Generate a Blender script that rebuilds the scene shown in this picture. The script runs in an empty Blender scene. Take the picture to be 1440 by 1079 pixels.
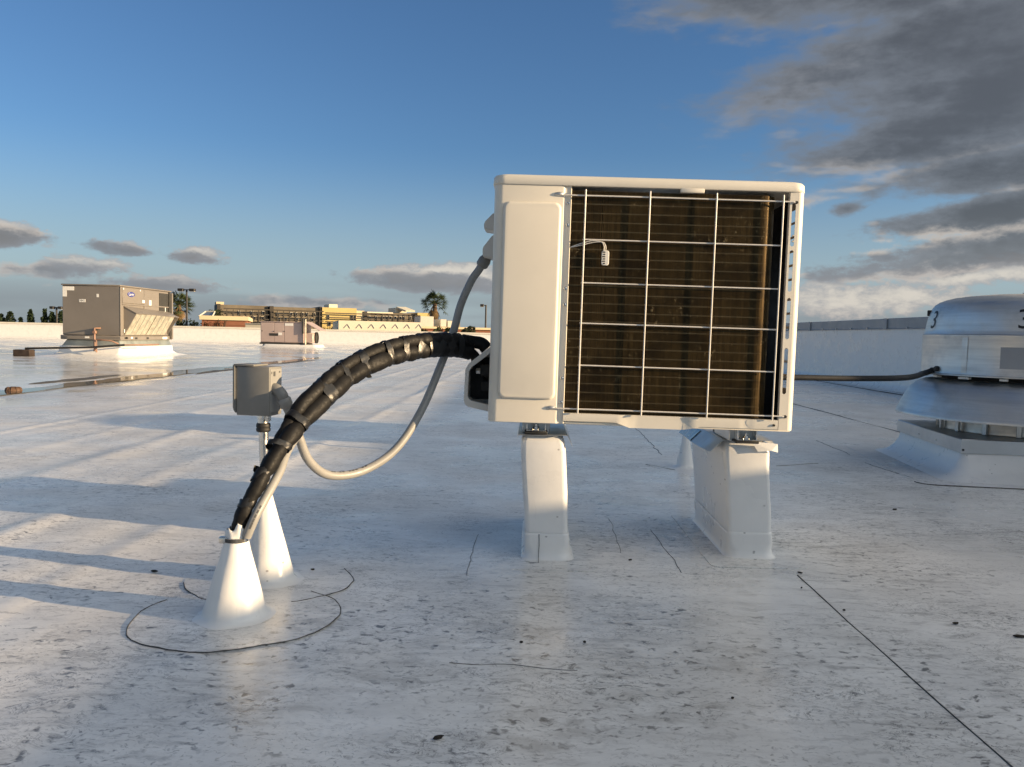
import bpy, bmesh, math, random
from mathutils import Vector, Matrix, noise
R = math.radians
random.seed(7)
scene = bpy.context.scene
C = scene.collection

# ---------------------------------------------------------------- camera
FPX = 1130.0                                   # focal length in photograph pixels (1440 wide)
CAM = Vector((0.0, 0.0, 0.65))
YAW, PITCH, ROLL = R(1.3), R(3.52), R(1.3)
_f0 = Vector((-math.sin(YAW), math.cos(YAW), 0)); _r0 = Vector((math.cos(YAW), math.sin(YAW), 0)); _u0 = Vector((0, 0, 1))
FWD = _f0*math.cos(PITCH) - _u0*math.sin(PITCH)
_U = _u0*math.cos(PITCH) + _f0*math.sin(PITCH)
RGT = _r0*math.cos(ROLL) + _U*math.sin(ROLL)
UPV = _U*math.cos(ROLL) - _r0*math.sin(ROLL)
cam = bpy.data.cameras.new('camera'); cam_o = bpy.data.objects.new('camera', cam); C.objects.link(cam_o)
cam.sensor_width = 36.0; cam.lens = 36.0*FPX/1440.0; cam.clip_start = 0.05; cam.clip_end = 6000
m = Matrix((RGT, UPV, -FWD)).transposed().to_4x4(); m.translation = CAM
cam_o.matrix_world = m
scene.camera = cam_o
def at(px, py, Y):
    """point of the sight line through a photograph pixel at world depth Y (used to survey the place)"""
    v = FWD + RGT*((px-720)/FPX) - UPV*((py-539.5)/FPX)
    return CAM + v*(Y/v.y)
def gnd(px, py, Z=0.0):
    v = FWD + RGT*((px-720)/FPX) - UPV*((py-539.5)/FPX)
    return CAM + v*((Z-CAM.z)/v.z)

# ---------------------------------------------------------------- light
SUN_AZ, SUN_EL = R(103.0), R(9.4)               # azimuth clockwise from +Y (seen from above)
SKY_STRENGTH, SUN_STRENGTH = 0.076, 5.0
scene.view_settings.view_transform = 'Standard'; scene.view_settings.look = 'None'
scene.view_settings.exposure = 0.90; scene.view_settings.gamma = 1.0
scene.view_settings.use_curve_mapping = False
sun = bpy.data.lights.new('sun', 'SUN'); sun_o = bpy.data.objects.new('sun', sun); C.objects.link(sun_o)
sun.energy = SUN_STRENGTH; sun.angle = R(0.53); sun.color = (1.0, 0.73, 0.43)
to_sun = Vector((math.sin(SUN_AZ)*math.cos(SUN_EL), math.cos(SUN_AZ)*math.cos(SUN_EL), math.sin(SUN_EL)))
sun_o.rotation_euler = to_sun.to_track_quat('Z', 'Y').to_euler()
sun_o.location = to_sun*30

class NT:
    """tiny node-graph writer"""
    def __init__(s, tree): s.t = tree; s.N = tree.nodes; s.L = tree.links
    def new(s, kind, **kw):
        n = s.N.new(kind)
        for k, v in kw.items(): setattr(n, k, v)
        return n
    def put(s, sock, v):
        if isinstance(v, bpy.types.NodeSocket): s.L.new(v, sock)
        elif v is not None: sock.default_value = v
    def m(s, op, a, b=None, c=None, clamp=False):
        n = s.new('ShaderNodeMath', operation=op, use_clamp=clamp)
        s.put(n.inputs[0], a)
        if b is not None: s.put(n.inputs[1], b)
        if c is not None: s.put(n.inputs[2], c)
        return n.outputs[0]
    def v(s, op, a, b=None):
        n = s.new('ShaderNodeVectorMath', operation=op); s.put(n.inputs[0], a)
        if b is not None: s.put(n.inputs[1], b)
        return n.outputs[0]
    def ramp(s, x, lo, hi, a=0.0, b=1.0, smooth=True):
        n = s.new('ShaderNodeMapRange', interpolation_type='SMOOTHSTEP' if smooth else 'LINEAR')
        for i, w in enumerate((x, lo, hi, a, b)): s.put(n.inputs[i], w)
        return n.outputs[0]
    def mix(s, f, a, b, mode='MIX'):
        n = s.new('ShaderNodeMix', data_type='RGBA', blend_type=mode)
        s.put(n.inputs[0], f); s.put(n.inputs[6], a); s.put(n.inputs[7], b)
        return n.outputs[2]
    def noise(s, vec, scale, detail=4, rough=.55, dist=0.0):
        n = s.new('ShaderNodeTexNoise'); s.put(n.inputs['Vector'], vec)
        n.inputs['Scale'].default_value = scale; n.inputs['Detail'].default_value = detail
        n.inputs['Roughness'].default_value = rough; n.inputs['Distortion'].default_value = dist
        return n.outputs[0], n.outputs[1]
    def voro(s, vec, scale, feature='F1', rnd=1.0):
        n = s.new('ShaderNodeTexVoronoi', feature=feature); s.put(n.inputs['Vector'], vec)
        n.inputs['Scale'].default_value = scale; n.inputs['Randomness'].default_value = rnd
        return n
    def scale3(s, vec, k): return s.v('MULTIPLY', vec, k)
    def xyz(s, vec):
        n = s.new('ShaderNodeSeparateXYZ'); s.put(n.inputs[0], vec); return n.outputs
    def comb(s, x, y, z):
        n = s.new('ShaderNodeCombineXYZ'); s.put(n.inputs[0], x); s.put(n.inputs[1], y); s.put(n.inputs[2], z); return n.outputs[0]

# ---------------------------------------------------------------- sky and clouds
world = bpy.data.worlds.new('World'); scene.world = world; world.use_nodes = True
wt = world.node_tree; wt.nodes.clear()
# clouds: (azimuth, elevation, half width, half height, tilt, amount) in degrees; streets of stratocumulus to the right,
# small puffs low on the left; last row is unseen cover added to grey the ambient
CLOUDS = [
  (31, 23.8, 26, 4.6, 3, 2.4), (40, 19.0, 28.5, 5.0, 7, 2.6), (41, 15.2, 27, 3.1, 8, 2.2), (42, 12.2, 24.5, 1.9, 7, 2.0),
  (42, 9.6, 22.5, 1.5, 7, 1.9), (38, 6.6, 22.5, 1.55, 6.5, 1.8), (20.9, 8.6, 1.5, .7, 5, 1.0),
  (-34.2, 5.05, 4.0, .95, 2, 1.1), (-27.2, 4.75, 2.9, .5, -4, .9), (-23.2, 4.5, 2.6, .52, -4, 1.0), (-30.4, 3.35, 4.0, .65, 2, 1.0),
  (-25.2, 2.6, 5.2, .7, 0, .9), (-7.6, 3.45, 6.8, .95, -2, 1.4), (-15, 1.9, 8, .6, 0, .7),
  (64, 24, 34, 15, 8, 1.8), (60, 47, 80, 24, 0, 1.8), (-95, 47, 62, 20, 3, 1.7), (-150, 22, 34, 12, 3, 1.5), (175, 45, 85, 33, -3, 1.8)]
BRIGHT = [(-33.9, 5.45, 3.6, 1.1, 2, 1.2), (-26.6, 5.0, 2.2, .5, -4, .8), (-22.7, 4.75, 2.2, .62, -4, 1.0), (-29.6, 3.65, 3.4, .65, 2, .9), (-24.4, 2.95, 4.2, .62, 0, .9),
  (-6.6, 4.05, 6.0, 1.0, -2, 1.4), (37, 5.3, 21, 1.35, 6.0, 1.5), (23, 2.9, 9, 1.5, 1, 1.0), (-55, 4.8, 8, 1.0, 0, 1.0)]
w = NT(wt)
out = w.new('ShaderNodeOutputWorld'); bg = w.new('ShaderNodeBackground'); bg.inputs['Strength'].default_value = SKY_STRENGTH
w.L.new(bg.outputs[0], out.inputs[0])
sky = w.new('ShaderNodeTexSky', sky_type='NISHITA'); sky.sun_disc = False
sky.sun_elevation = SUN_EL; sky.sun_rotation = SUN_AZ
sky.altitude = 60; sky.air_density = 1.0; sky.dust_density = 0.25; sky.ozone_density = 2.0
tc = w.new('ShaderNodeTexCoord'); dirv = tc.outputs['Generated']
o = w.xyz(dirv)
az = w.m('MULTIPLY', w.m('ARCTAN2', o[0], o[1]), 57.29578)
el = w.m('MULTIPLY', w.m('ARCSINE', o[2]), 57.29578)
ae = w.comb(az, el, 0.0)
sv = w.scale3(dirv, (1, 1, 3.2))
n1, _ = w.noise(sv, 7.5, 4, .57, .1)
n2, _ = w.noise(w.scale3(dirv, (1, 1, 1.9)), 34.0, 5, .62, .1)
n1s, _ = w.noise(w.v('ADD', sv, w.comb(.03, -.006, w.ramp(az, 4, 14, .05, -.05))), 7.5, 3, .57, .1)     # a step towards the low sun
def cloud_sum(items):
    tot = None
    for (a0, e0, cw, ch, tilt, amt) in items:
        mp = w.new('ShaderNodeMapping', vector_type='TEXTURE'); w.L.new(ae, mp.inputs['Vector'])
        mp.inputs['Location'].default_value = (a0, e0, 0); mp.inputs['Rotation'].default_value = (0, 0, R(tilt)); mp.inputs['Scale'].default_value = (cw, ch, 1)
        ln = w.new('ShaderNodeVectorMath', operation='LENGTH'); w.L.new(mp.outputs[0], ln.inputs[0])
        q = w.m('MULTIPLY_ADD', ln.outputs['Value'], -amt, amt)
        tot = q if tot is None else w.m('SMOOTH_MAX', tot, q, .22)
    return tot
wob = w.m('ADD', w.m('MULTIPLY', w.m('SUBTRACT', n1, .5), 1.9), w.m('MULTIPLY', w.m('SUBTRACT', n2, .5), w.ramp(el, 5, 12, 1.4, .62)))
den = w.m('ADD', wob, cloud_sum(CLOUDS))
denb = w.m('ADD', w.m('ADD', w.m('MULTIPLY', w.m('SUBTRACT', n1s, .5), 1.7), w.m('MULTIPLY', w.m('SUBTRACT', n2, .5), 2.2)), cloud_sum(BRIGHT))
cover = w.ramp(den, w.ramp(el, 6, 14, .0, -.22), w.ramp(el, 6, 14, .46, .62))
coverb = w.ramp(denb, .05, .50)
lit = w.m('MULTIPLY', w.ramp(w.m('SUBTRACT', n1, n1s), -.01, .13), w.ramp(den, .85, .20))
thick = w.m('MULTIPLY', w.ramp(den, .10, 1.15), w.ramp(w.m('ADD', w.m('MULTIPLY', n1, .6), w.m('MULTIPLY', n2, .4)), .30, .62, .55, 1.0))
K = 1.0/SKY_STRENGTH
def col(r, g_, b): return (r*K, g_*K, b*K, 1)
# cloud brightened round the sun, out of view, added to lift the shaded roof
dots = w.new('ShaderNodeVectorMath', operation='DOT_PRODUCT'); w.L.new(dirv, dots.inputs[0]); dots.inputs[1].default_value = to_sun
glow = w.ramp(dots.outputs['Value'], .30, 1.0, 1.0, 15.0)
ccol = w.mix(thick, col(.112, .122, .137), col(.055, .058, .063))
ccol = w.mix(w.m('MULTIPLY', lit, w.ramp(el, 16, 4, .12, 1.0)), ccol, col(.37, .32, .27))
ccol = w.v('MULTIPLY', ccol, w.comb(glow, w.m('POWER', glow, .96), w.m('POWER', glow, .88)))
aer = w.m('MULTIPLY', w.ramp(el, 8.5, 2.5), .52)
ccol = w.mix(aer, ccol, col(.185, .195, .21))
bcol = w.mix(w.ramp(denb, .2, 1.0), col(.22, .21, .21), col(.40, .36, .31))
# thin grey moisture veil all round the horizon
hn, _ = w.noise(w.scale3(dirv, (1, 1, 10)), 3.0, 3)
skyb = w.mix(1.0, sky.outputs[0], (.60, .80, 1.08, 1), 'MULTIPLY')
hz = w.m('MULTIPLY', w.ramp(el, 13.0, 0.5), .85)
skyc = w.mix(hz, skyb, col(.205, .250, .277))
hz2 = w.m('MULTIPLY', w.ramp(el, 4.0, 1.0), w.ramp(hn, .34, .60, .2, .85))
skyc = w.mix(hz2, skyc, col(.136, .154, .168))
final = w.mix(w.m('MULTIPLY', coverb, .80), skyc, bcol)
final = w.mix(w.m('MULTIPLY', cover, .92), final, ccol)
w.L.new(final, bg.inputs['Color'])
world.cycles.sampling_method = 'MANUAL'; world.cycles.sample_map_resolution = 256

# ---------------------------------------------------------------- materials
MATS = {}
def principled(name):
    mt = bpy.data.materials.new(name); mt.use_nodes = True
    n = NT(mt.node_tree); b = mt.node_tree.nodes['Principled BSDF']; MATS[name] = mt
    return mt, n, b
def bump(n, b, h, strength=.3, dist=.002):
    k = n.new('ShaderNodeBump'); k.inputs['Strength'].default_value = strength; k.inputs['Distance'].default_value = dist
    n.L.new(h, k.inputs['Height']); n.L.new(k.outputs[0], b.inputs['Normal'])
def simple(name, colr, rough=.5, metal=0.0, var=.12, scale=6.0, spec=.5, bmp=0.0, bscale=60, dirt=None, rvar=.1):
    mt, n, b = principled(name)
    geo = n.new('ShaderNodeNewGeometry').outputs['Position']
    f, _ = n.noise(geo, scale, 6, .6)
    lo = tuple(c*(1-var) for c in colr)+(1,); hi = tuple(min(1, c*(1+var)) for c in colr)+(1,)
    c = n.mix(n.ramp(f, .3, .7), lo, hi)
    if dirt:
        f2, _ = n.noise(geo, dirt[1], 8, .65)
        c = n.mix(n.m('MULTIPLY', n.ramp(f2, .52, .72), dirt[2]), c, dirt[0]+(1,))
    n.L.new(c, b.inputs['Base Color'])
    f3, _ = n.noise(geo, scale*3.1, 4)
    n.L.new(n.ramp(f3, .25, .75, max(.02, rough-rvar), min(1, rough+rvar)), b.inputs['Roughness'])
    b.inputs['Metallic'].default_value = metal; b.inputs['Specular IOR Level'].default_value = spec
    if bmp:
        f4, _ = n.noise(geo, bscale, 5); bump(n, b, f4, bmp, .002)
    return mt

def mat_roof():
    mt, n, b = principled('roof_membrane')
    geo = n.new('ShaderNodeNewGeometry').outputs['Position']
    flat = n.v('MULTIPLY', geo, (1, 1, 0))
    x, y, z = n.xyz(flat)
    wn, wc = n.noise(flat, 5.0, 5, .6)
    warp = n.v('ADD', flat, n.scale3(n.v('SUBTRACT', wc, (.5, .5, .5)), (.10, .10, 0)))
    wn2, wc2 = n.noise(flat, 22.0, 3, .6)
    warp2 = n.v('ADD', flat, n.scale3(n.v('SUBTRACT', wc2, (.5, .5, .5)), (.05, .05, 0)))
    # broad grime, brownish
    a1, _ = n.noise(flat, .9, 8, .66)
    a2, _ = n.noise(n.scale3(warp, (1.2, 3.0, 1)), 3.2, 9, .68)
    grime = n.ramp(a1, .40, .72)
    clean = n.mix(n.ramp(a2, .25, .75), (.66, .65, .625, 1), (.84, .83, .80, 1))
    c = n.mix(n.m('MULTIPLY', grime, .58), clean, (.48, .46, .42, 1))
    # streaky smears running across
    s1, _ = n.noise(n.scale3(warp, (3.0, 15.0, 1)), 2.6, 8, .72)
    s2, _ = n.noise(flat, 1.7, 4, .6)
    sm = n.m('MULTIPLY', n.ramp(s1, .48, .70), n.ramp(s2, .34, .58))
    c = n.mix(n.m('MULTIPLY', sm, .60), c, (.22, .21, .195, 1))
    # thin scuffs: ridges of a distorted noise
    r1, _ = n.noise(n.scale3(warp, (5.0, 10.0, 1)), 2.3, 5, .7, 1.2)
    rid = n.ramp(n.m('ABSOLUTE', n.m('SUBTRACT', r1, .5)), .0, .018, 1, 0)
    r2, _ = n.noise(n.v('ADD', flat, (7, 3, 0)), 3.3, 5, .65)
    sc = n.m('MULTIPLY', rid, n.ramp(r2, .46, .60))
    c = n.mix(n.m('MULTIPLY', sc, .75), c, (.10, .098, .095, 1))
    # flecks of soot, two sizes, long in x
    p1 = n.scale3(warp2, (1.0, 1.7, 1))
    b1, _ = n.noise(p1, 34, 3, .55); b2, _ = n.noise(n.v('ADD', p1, (4, 9, 0)), 78, 3, .6); b3, _ = n.noise(n.v('ADD', p1, (14, 2, 0)), 15, 5, .62)
    g1, _ = n.noise(n.v('ADD', flat, (2, 5, 0)), 1.9, 7, .66); g2, _ = n.noise(n.v('ADD', flat, (8, 1, 0)), 3.1, 6, .64)
    # places where feet and run-off have gathered grime
    soil = None
    for (px_, py_, rx_, ry_) in ((1190, 772, .16, .07), (1108, 768, .07, .05), (1165, 742, .14, .06), (770, 655, .30, .12), (870, 655, .25, .10), (455, 868, .12, .09), (395, 870, .06, .05), (240, 915, .12, .06), (660, 890, .16, .10), (790, 845, .14, .09), (905, 870, .16, .12), (1060, 930, .16, .10), (790, 1020, .14, .08), (690, 1045, .16, .06), (930, 1000, .14, .09), (560, 960, .12, .10), (340, 990, .14, .07), (120, 900, .12, .12), (830, 760, .14, .16), (1180, 660, .22, .12), (1260, 720, .2, .1), (940, 745, .12, .14), (200, 690, .22, .10), (330, 715, .12, .10)):
        p_ = gnd(px_, py_); mp = n.new('ShaderNodeMapping', vector_type='TEXTURE'); n.L.new(warp, mp.inputs['Vector'])
        mp.inputs['Location'].default_value = (p_.x, p_.y, 0); mp.inputs['Scale'].default_value = (rx_*1.35, ry_*1.35, 1)
        ln = n.new('ShaderNodeVectorMath', operation='LENGTH'); n.L.new(mp.outputs[0], ln.inputs[0]); k_ = n.m('SUBTRACT', 1.0, ln.outputs['Value'])
        soil = k_ if soil is None else n.m('MAXIMUM', soil, k_)
    soil = n.m('MAXIMUM', soil, 0.0)
    g1 = n.m('MULTIPLY_ADD', soil, .17, g1); g2 = n.m('MULTIPLY_ADD', soil, .17, g2)
    smu, _ = n.noise(n.scale3(warp2, (1.0, 2.2, 1)), 9.0, 8, .7)
    c = n.mix(n.m('MULTIPLY', n.m('MULTIPLY', n.ramp(smu, .40, .68), n.ramp(soil, .0, .6)), .42), c, (.25, .23, .20, 1))
    m1 = n.m('MULTIPLY', n.ramp(b1, .545, .70), n.ramp(g1, .40, .60))
    m2 = n.m('MULTIPLY', n.ramp(b2, .53, .72), n.ramp(g2, .36, .58))
    m3 = n.m('MULTIPLY', n.ramp(b3, .52, .72), n.ramp(g1, .44, .64))
    vo = n.voro(n.v('ADD', n.scale3(warp2, (1.0, 1.6, 1)), (5.3, 6.9, 0)), 22); rc = n.xyz(vo.outputs['Color'])
    m4 = n.m('MULTIPLY', n.ramp(n.m('SUBTRACT', vo.outputs['Distance'], n.m('MULTIPLY', rc[0], .30)), -.14, .06, 1, 0), n.m('MULTIPLY', n.ramp(rc[1], .35, .55), n.ramp(g2, .47, .62)))
    fl = n.m('MAXIMUM', n.m('MAXIMUM', m1, n.m('MULTIPLY', m2, .75)), n.m('MAXIMUM', n.m('MULTIPLY', m3, .45), m4))
    near = n.ramp(y, 2.5, 9.0, 1.0, .35)
    c = n.mix(n.m('MULTIPLY', n.m('MULTIPLY', fl, near), .84), c, (.06, .058, .056, 1))
    # soot gathered round the mounts in front
    n.L.new(c, b.inputs['Base Color'])
    q1, _ = n.noise(flat, 1.3, 5, .6)
    rg = n.ramp(q1, .35, .65, .22, .42)
    # rain film lying in the low valley and beyond makes the sheet slicker there
    wet = n.ramp(n.m('ADD', x, n.m('MULTIPLY', n.m('SUBTRACT', q1, .5), 1.2)), -3.6, -5.0)
    rg = n.m('SUBTRACT', rg, n.m('MULTIPLY', wet, .16))
    n.L.new(rg, b.inputs['Roughness'])
    b.inputs['Specular IOR Level'].default_value = .42
    h1, _ = n.noise(flat, 55, 5, .6); h2, _ = n.noise(flat, 7, 4, .6)
    hh = n.m('SUBTRACT', n.m('ADD', n.m('MULTIPLY', h1, .35), n.m('MULTIPLY', h2, 1.0)), n.m('MULTIPLY', fl, .25))
    bump(n, b, hh, .22, .004)
    return mt
mat_roof()

def mat_flash(name='flashing', base=(.80, .79, .76), rough=.30):
    mt, n, b = principled(name)
    geo = n.new('ShaderNodeNewGeometry').outputs['Position']
    f, _ = n.noise(geo, 7, 6, .6); f2, _ = n.noise(n.scale3(geo, (30, 30, 7)), 1.0, 7, .7)
    c = n.mix(n.ramp(f, .3, .7), tuple(k*.94 for k in base)+(1,), base+(1,))
    c = n.mix(n.m('MULTIPLY', n.ramp(f2, .56, .8), .30), c, (.42, .40, .37, 1))
    vo = n.voro(n.scale3(geo, (1, 1, 1.4)), 34); rc = n.xyz(vo.outputs['Color'])
    sp = n.m('MULTIPLY', n.ramp(vo.outputs['Distance'], .10, .16, 1, 0), n.ramp(rc[0], .82, .86))
    c = n.mix(n.m('MULTIPLY', sp, .6), c, (.15, .14, .13, 1))
    n.L.new(c, b.inputs['Base Color']); n.L.new(n.ramp(f, .3, .7, rough-.06, rough+.12), b.inputs['Roughness'])
    h, _ = n.noise(geo, 20, 4); bump(n, b, h, .18, .004)
    return mt
mat_flash()
mat_flash('patch_sheet', (.72, .72, .71), .38)

simple('ivory_paint', (.72, .675, .58), .36, 0, .03, 4, .5, .05, 400, dirt=((.45, .42, .36), 5, .12), rvar=.06)
simple('ivory_plastic', (.62, .60, .55), .42, 0, .04, 8)
simple('guard_wire', (.66, .63, .58), .32, 0, .05, 30)
simple('dark_core', (.010, .009, .008), .6, 0, .2, 20)
simple('black_inside', (.012, .012, .012), .75, 0, .2, 20)
simple('foam_black', (.0065, .006, .0055), .60, 0, .35, 40, .26, .35, 70, dirt=((.018, .016, .014), 18, .5))
simple('tape_black', (.009, .009, .009), .38, 0, .3, 30, .45, .5, 60)
simple('conduit_grey', (.27, .265, .25), .42, 0, .06, 25, .5, .1, 60)
simple('box_grey', (.20, .195, .18), .45, 0, .06, 20)
simple('print_dark', (.07, .07, .07), .6, 0, .2, 30)
simple('rubber_black', (.018, .018, .018), .6, 0, .2, 30)
simple('galvanised', (.55, .555, .55), .40, .9, .06, 5, .5, .04, 12, dirt=((.40, .39, .37), 3, .35))
simple('zinc_bright', (.72, .70, .66), .24, 1.0, .1, 20)
simple('blue_film', (.10, .26, .48), .22, 0, .15, 25, .6)
simple('sealant_dirty', (.075, .072, .068), .7, 0, .35, 40)
simple('sealant_faint', (.19, .185, .175), .7, 0, .35, 40)
simple('white_plastic', (.74, .72, .66), .4, 0, .04, 20)
simple('coping_metal', (.32, .325, .33), .46, .0, .06, 3, .5, .05, 8, dirt=((.22, .21, .20), 2.2, .35))
simple('coping_cream', (.70, .66, .56), .5, 0, .05, 2)
simple('rtu_paint', (.20, .180, .158), .45, .0, .06, 1.8, .4, .03, 12, dirt=((.17, .15, .125), 1.4, .4))
simple('rtu_paint_rose', (.46, .36, .32), .5, 0, .05, 1.6, dirt=((.33, .26, .23), 1.5, .3))
simple('rtu_dark', (.035, .034, .03), .6, 0, .2, 4)
simple('filter_mesh', (.44, .41, .33), .5, .3, .25, 9, .5, .4, 60)
simple('adapter_metal', (.34, .37, .34), .42, .55, .2, 3, .5, .1, 6, dirt=((.42, .40, .32), 2.5, .5))
simple('pipe_copper_paint', (.28, .165, .115), .5, .1, .15, 6)
simple('pipe_black', (.022, .021, .02), .5, .1, .25, 6)
simple('rust_iron', (.10, .058, .035), .75, .1, .35, 8, .4, .4, 40)
simple('wood_block', (.045, .032, .026), .8, 0, .3, 8, .3, .3, 30)
simple('label_white', (.80, .78, .72), .5, 0, .03, 6)
simple('label_blue', (.035, .05, .24), .4, 0, .1, 6)
simple('ink_black', (.012, .012, .012), .5, 0, .1, 30)
simple('pole_dark', (.035, .032, .03), .5, .2, .15, 2)
simple('stucco_yellow', (.54, .42, .18), .8, 0, .06, .25, .2, .15, 2, dirt=((.48, .36, .16), .15, .4))
simple('stucco_cream', (.66, .55, .36), .8, 0, .06, .25, .2)
simple('stucco_grey', (.165, .14, .105), .85, 0, .18, .35, .2, .2, 1.2, dirt=((.30, .25, .17), .5, .55))
simple('stucco_white', (.72, .66, .52), .7, 0, .05, .3, .3)
simple('brick_red', (.25, .11, .07), .85, 0, .14, .6, .2, .2, 3)
simple('scaffold_dark', (.05, .042, .032), .7, 0, .2, .4)
simple('window_dark', (.02, .022, .026), .15, 0, .2, .4)
simple('window_frame', (.66, .62, .52), .5, 0, .05, .5)
simple('roof_equipment', (.55, .52, .45), .55, .1, .08, .4)
simple('palm_bark', (.14, .095, .06), .9, 0, .25, 3, .2, .4, 4)
simple('palm_leaf', (.055, .075, .028), .5, 0, .35, 1.2, .4)
simple('palm_dead', (.20, .13, .06), .8, 0, .25, 1.5, .2)
simple('conifer_leaf', (.022, .036, .016), .75, 0, .35, .35, .2)
simple('shrub_leaf', (.028, .04, .016), .7, 0, .4, .5, .2)
simple('shrub_red', (.12, .05, .022), .8, 0, .4, .6, .2)
simple('bark', (.06, .045, .032), .9, 0, .25, 2, .2)
simple('asphalt', (.05, .05, .05), .85, 0, .2, .05, .3)
simple('dry_leaf', (.028, .022, .017), .8, 0, .3, 60, .3)
simple('puddle_mud', (.10, .092, .08), .8, 0, .35, 2.0)

def mat_fins():
    mt, n, b = principled('coil_fins')
    geo = n.new('ShaderNodeNewGeometry').outputs['Position']
    f, _ = n.noise(n.scale3(geo, (260, 260, 5)), 1.0, 4, .7); f2, _ = n.noise(n.scale3(geo, (9, 9, 14)), 1.0, 6, .6)
    c = n.mix(n.ramp(f, .35, .7), (.085, .056, .021, 1), (.23, .15, .058, 1))
    c = n.mix(n.m('MULTIPLY', n.ramp(f2, .45, .7), .75), c, (.05, .034, .017, 1))
    f5, _ = n.noise(n.scale3(geo, (150, 150, 70)), 1.0, 3, .6); f6, _ = n.noise(geo, 7, 5, .65)
    c = n.mix(n.m('MULTIPLY', n.m('MULTIPLY', n.ramp(f5, .60, .70), n.ramp(f6, .46, .66)), .8), c, (.80, .62, .34, 1))  # bright gold speckles painted in as glints of light on the fins
    n.L.new(c, b.inputs['Base Color']); b.inputs['Metallic'].default_value = .55; b.inputs['Roughness'].default_value = .42
    return mt
mat_fins()
simple('coil_tube', (.19, .128, .06), .35, .7, .3, 25)
def mat_alu():
    mt, n, b = principled('spun_aluminium')
    geo = n.new('ShaderNodeNewGeometry').outputs['Position']
    f, _ = n.noise(n.scale3(geo, (3, 3, 60)), 1.0, 5, .6)          # lathe marks run round
    f2, _ = n.noise(geo, 6, 7, .65); f3, _ = n.noise(geo, 40, 4, .6)
    c = n.mix(n.ramp(f, .3, .7), (.60, .585, .555, 1), (.72, .70, .66, 1))
    c = n.mix(n.m('MULTIPLY', n.ramp(f2, .48, .75), .4), c, (.40, .385, .36, 1))
    n.L.new(c, b.inputs['Base Color']); b.inputs['Metallic'].default_value = .96
    n.L.new(n.ramp(n.m('ADD', n.m('MULTIPLY', f2, .7), n.m('MULTIPLY', f3, .3)), .35, .65, .40, .58), b.inputs['Roughness'])
    bump(n, b, n.m('ADD', n.m('MULTIPLY', f2, 1.0), n.m('MULTIPLY', f, .25)), .25, .006)
    return mt
mat_alu()
def mat_water():
    mt, n, b = principled('puddle_water')
    b.inputs['Base Color'].default_value = (.075, .07, .062, 1); b.inputs['Roughness'].default_value = .04
    geo = n.new('ShaderNodeNewGeometry').outputs['Position']
    f, _ = n.noise(geo, 9, 3); bump(n, b, f, .04, .004)
mat_water()
def mat_glassy():
    mt, n, b = principled('skylight_glass')
    b.inputs['Base Color'].default_value = (.16, .2, .25, 1); b.inputs['Roughness'].default_value = .15
mat_glassy()

# ---------------------------------------------------------------- mesh helpers
def obj(name, bm, mat, parent=None, smooth=None):
    me = bpy.data.meshes.new(name); bm.to_mesh(me); bm.free()
    return link(name, me, mat, parent, smooth)
def link(name, me, mat, parent=None, smooth=None):
    if mat is not None and not me.materials: me.materials.append(MATS[mat])
    if smooth is not None:
        me.shade_smooth()
        me.set_sharp_from_angle(angle=R(smooth))
    ob = bpy.data.objects.new(name, me); C.objects.link(ob)
    if parent is not None: ob.parent = parent
    return ob
def tag(o, label=None, cat=None, group=None, kind=None):
    if label: o['label'] = label
    if cat: o['category'] = cat
    if group: o['group'] = group
    if kind: o['kind'] = kind
    return o
def thing(name, label, cat, loc=(0, 0, 0), rz=0.0, group=None):
    e = bpy.data.objects.new(name, None); C.objects.link(e); e.empty_display_size = .1
    e.location = loc; e.rotation_euler = (0, 0, rz)
    return tag(e, label, cat, group)
def mbm(): return bmesh.new()
def box(bm, x0, x1, y0, y1, z0, z1, bev=0.0, seg=2):
    t = bmesh.new(); bmesh.ops.create_cube(t, size=1.0)
    for v in t.verts: v.co = Vector(((x0+x1)/2+v.co.x*(x1-x0), (y0+y1)/2+v.co.y*(y1-y0), (z0+z1)/2+v.co.z*(z1-z0)))
    if bev: bmesh.ops.bevel(t, geom=t.edges[:], offset=bev, segments=seg, affect='EDGES', profile=.5)
    join(bm, t)
    return bm
def join(bm, t, mat4=None):
    mp = {}
    for v in t.verts: mp[v] = bm.verts.new(mat4 @ v.co if mat4 is not None else v.co)
    for f in t.faces:
        try: bm.faces.new([mp[v] for v in f.verts])
        except ValueError: pass
    t.free()
def frames(pts):
    pts = [Vector(p) for p in pts]; n = len(pts); T = []
    for i in range(n):
        a = pts[max(i-1, 0)]; b = pts[min(i+1, n-1)]; T.append((b-a).normalized())
    up = Vector((0, 0, 1)) if abs(T[0].z) < .9 else Vector((0, 1, 0))
    N = (up - T[0]*up.dot(T[0])).normalized(); out = []
    for i in range(n):
        N = (N - T[i]*N.dot(T[i])).normalized(); out.append((pts[i], T[i], N, T[i].cross(N)))
    return out
def tube(bm, pts, r, n=12, caps=True, shape=None):
    fr = frames(pts); rings = []
    for i, (p, t, a, b) in enumerate(fr):
        rr = r[i] if isinstance(r, (list, tuple)) else r
        ring = []
        for k in range(n):
            th = 2*math.pi*k/n; s = shape(i, th) if shape else 1.0
            ring.append(bm.verts.new(p + (a*math.cos(th)+b*math.sin(th))*rr*s))
        rings.append(ring)
    for i in range(len(rings)-1):
        for k in range(n):
            bm.faces.new((rings[i][k], rings[i][(k+1) % n], rings[i+1][(k+1) % n], rings[i+1][k]))
    if caps: bm.faces.new(rings[0][::-1]); bm.faces.new(rings[-1])
    return bm
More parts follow.
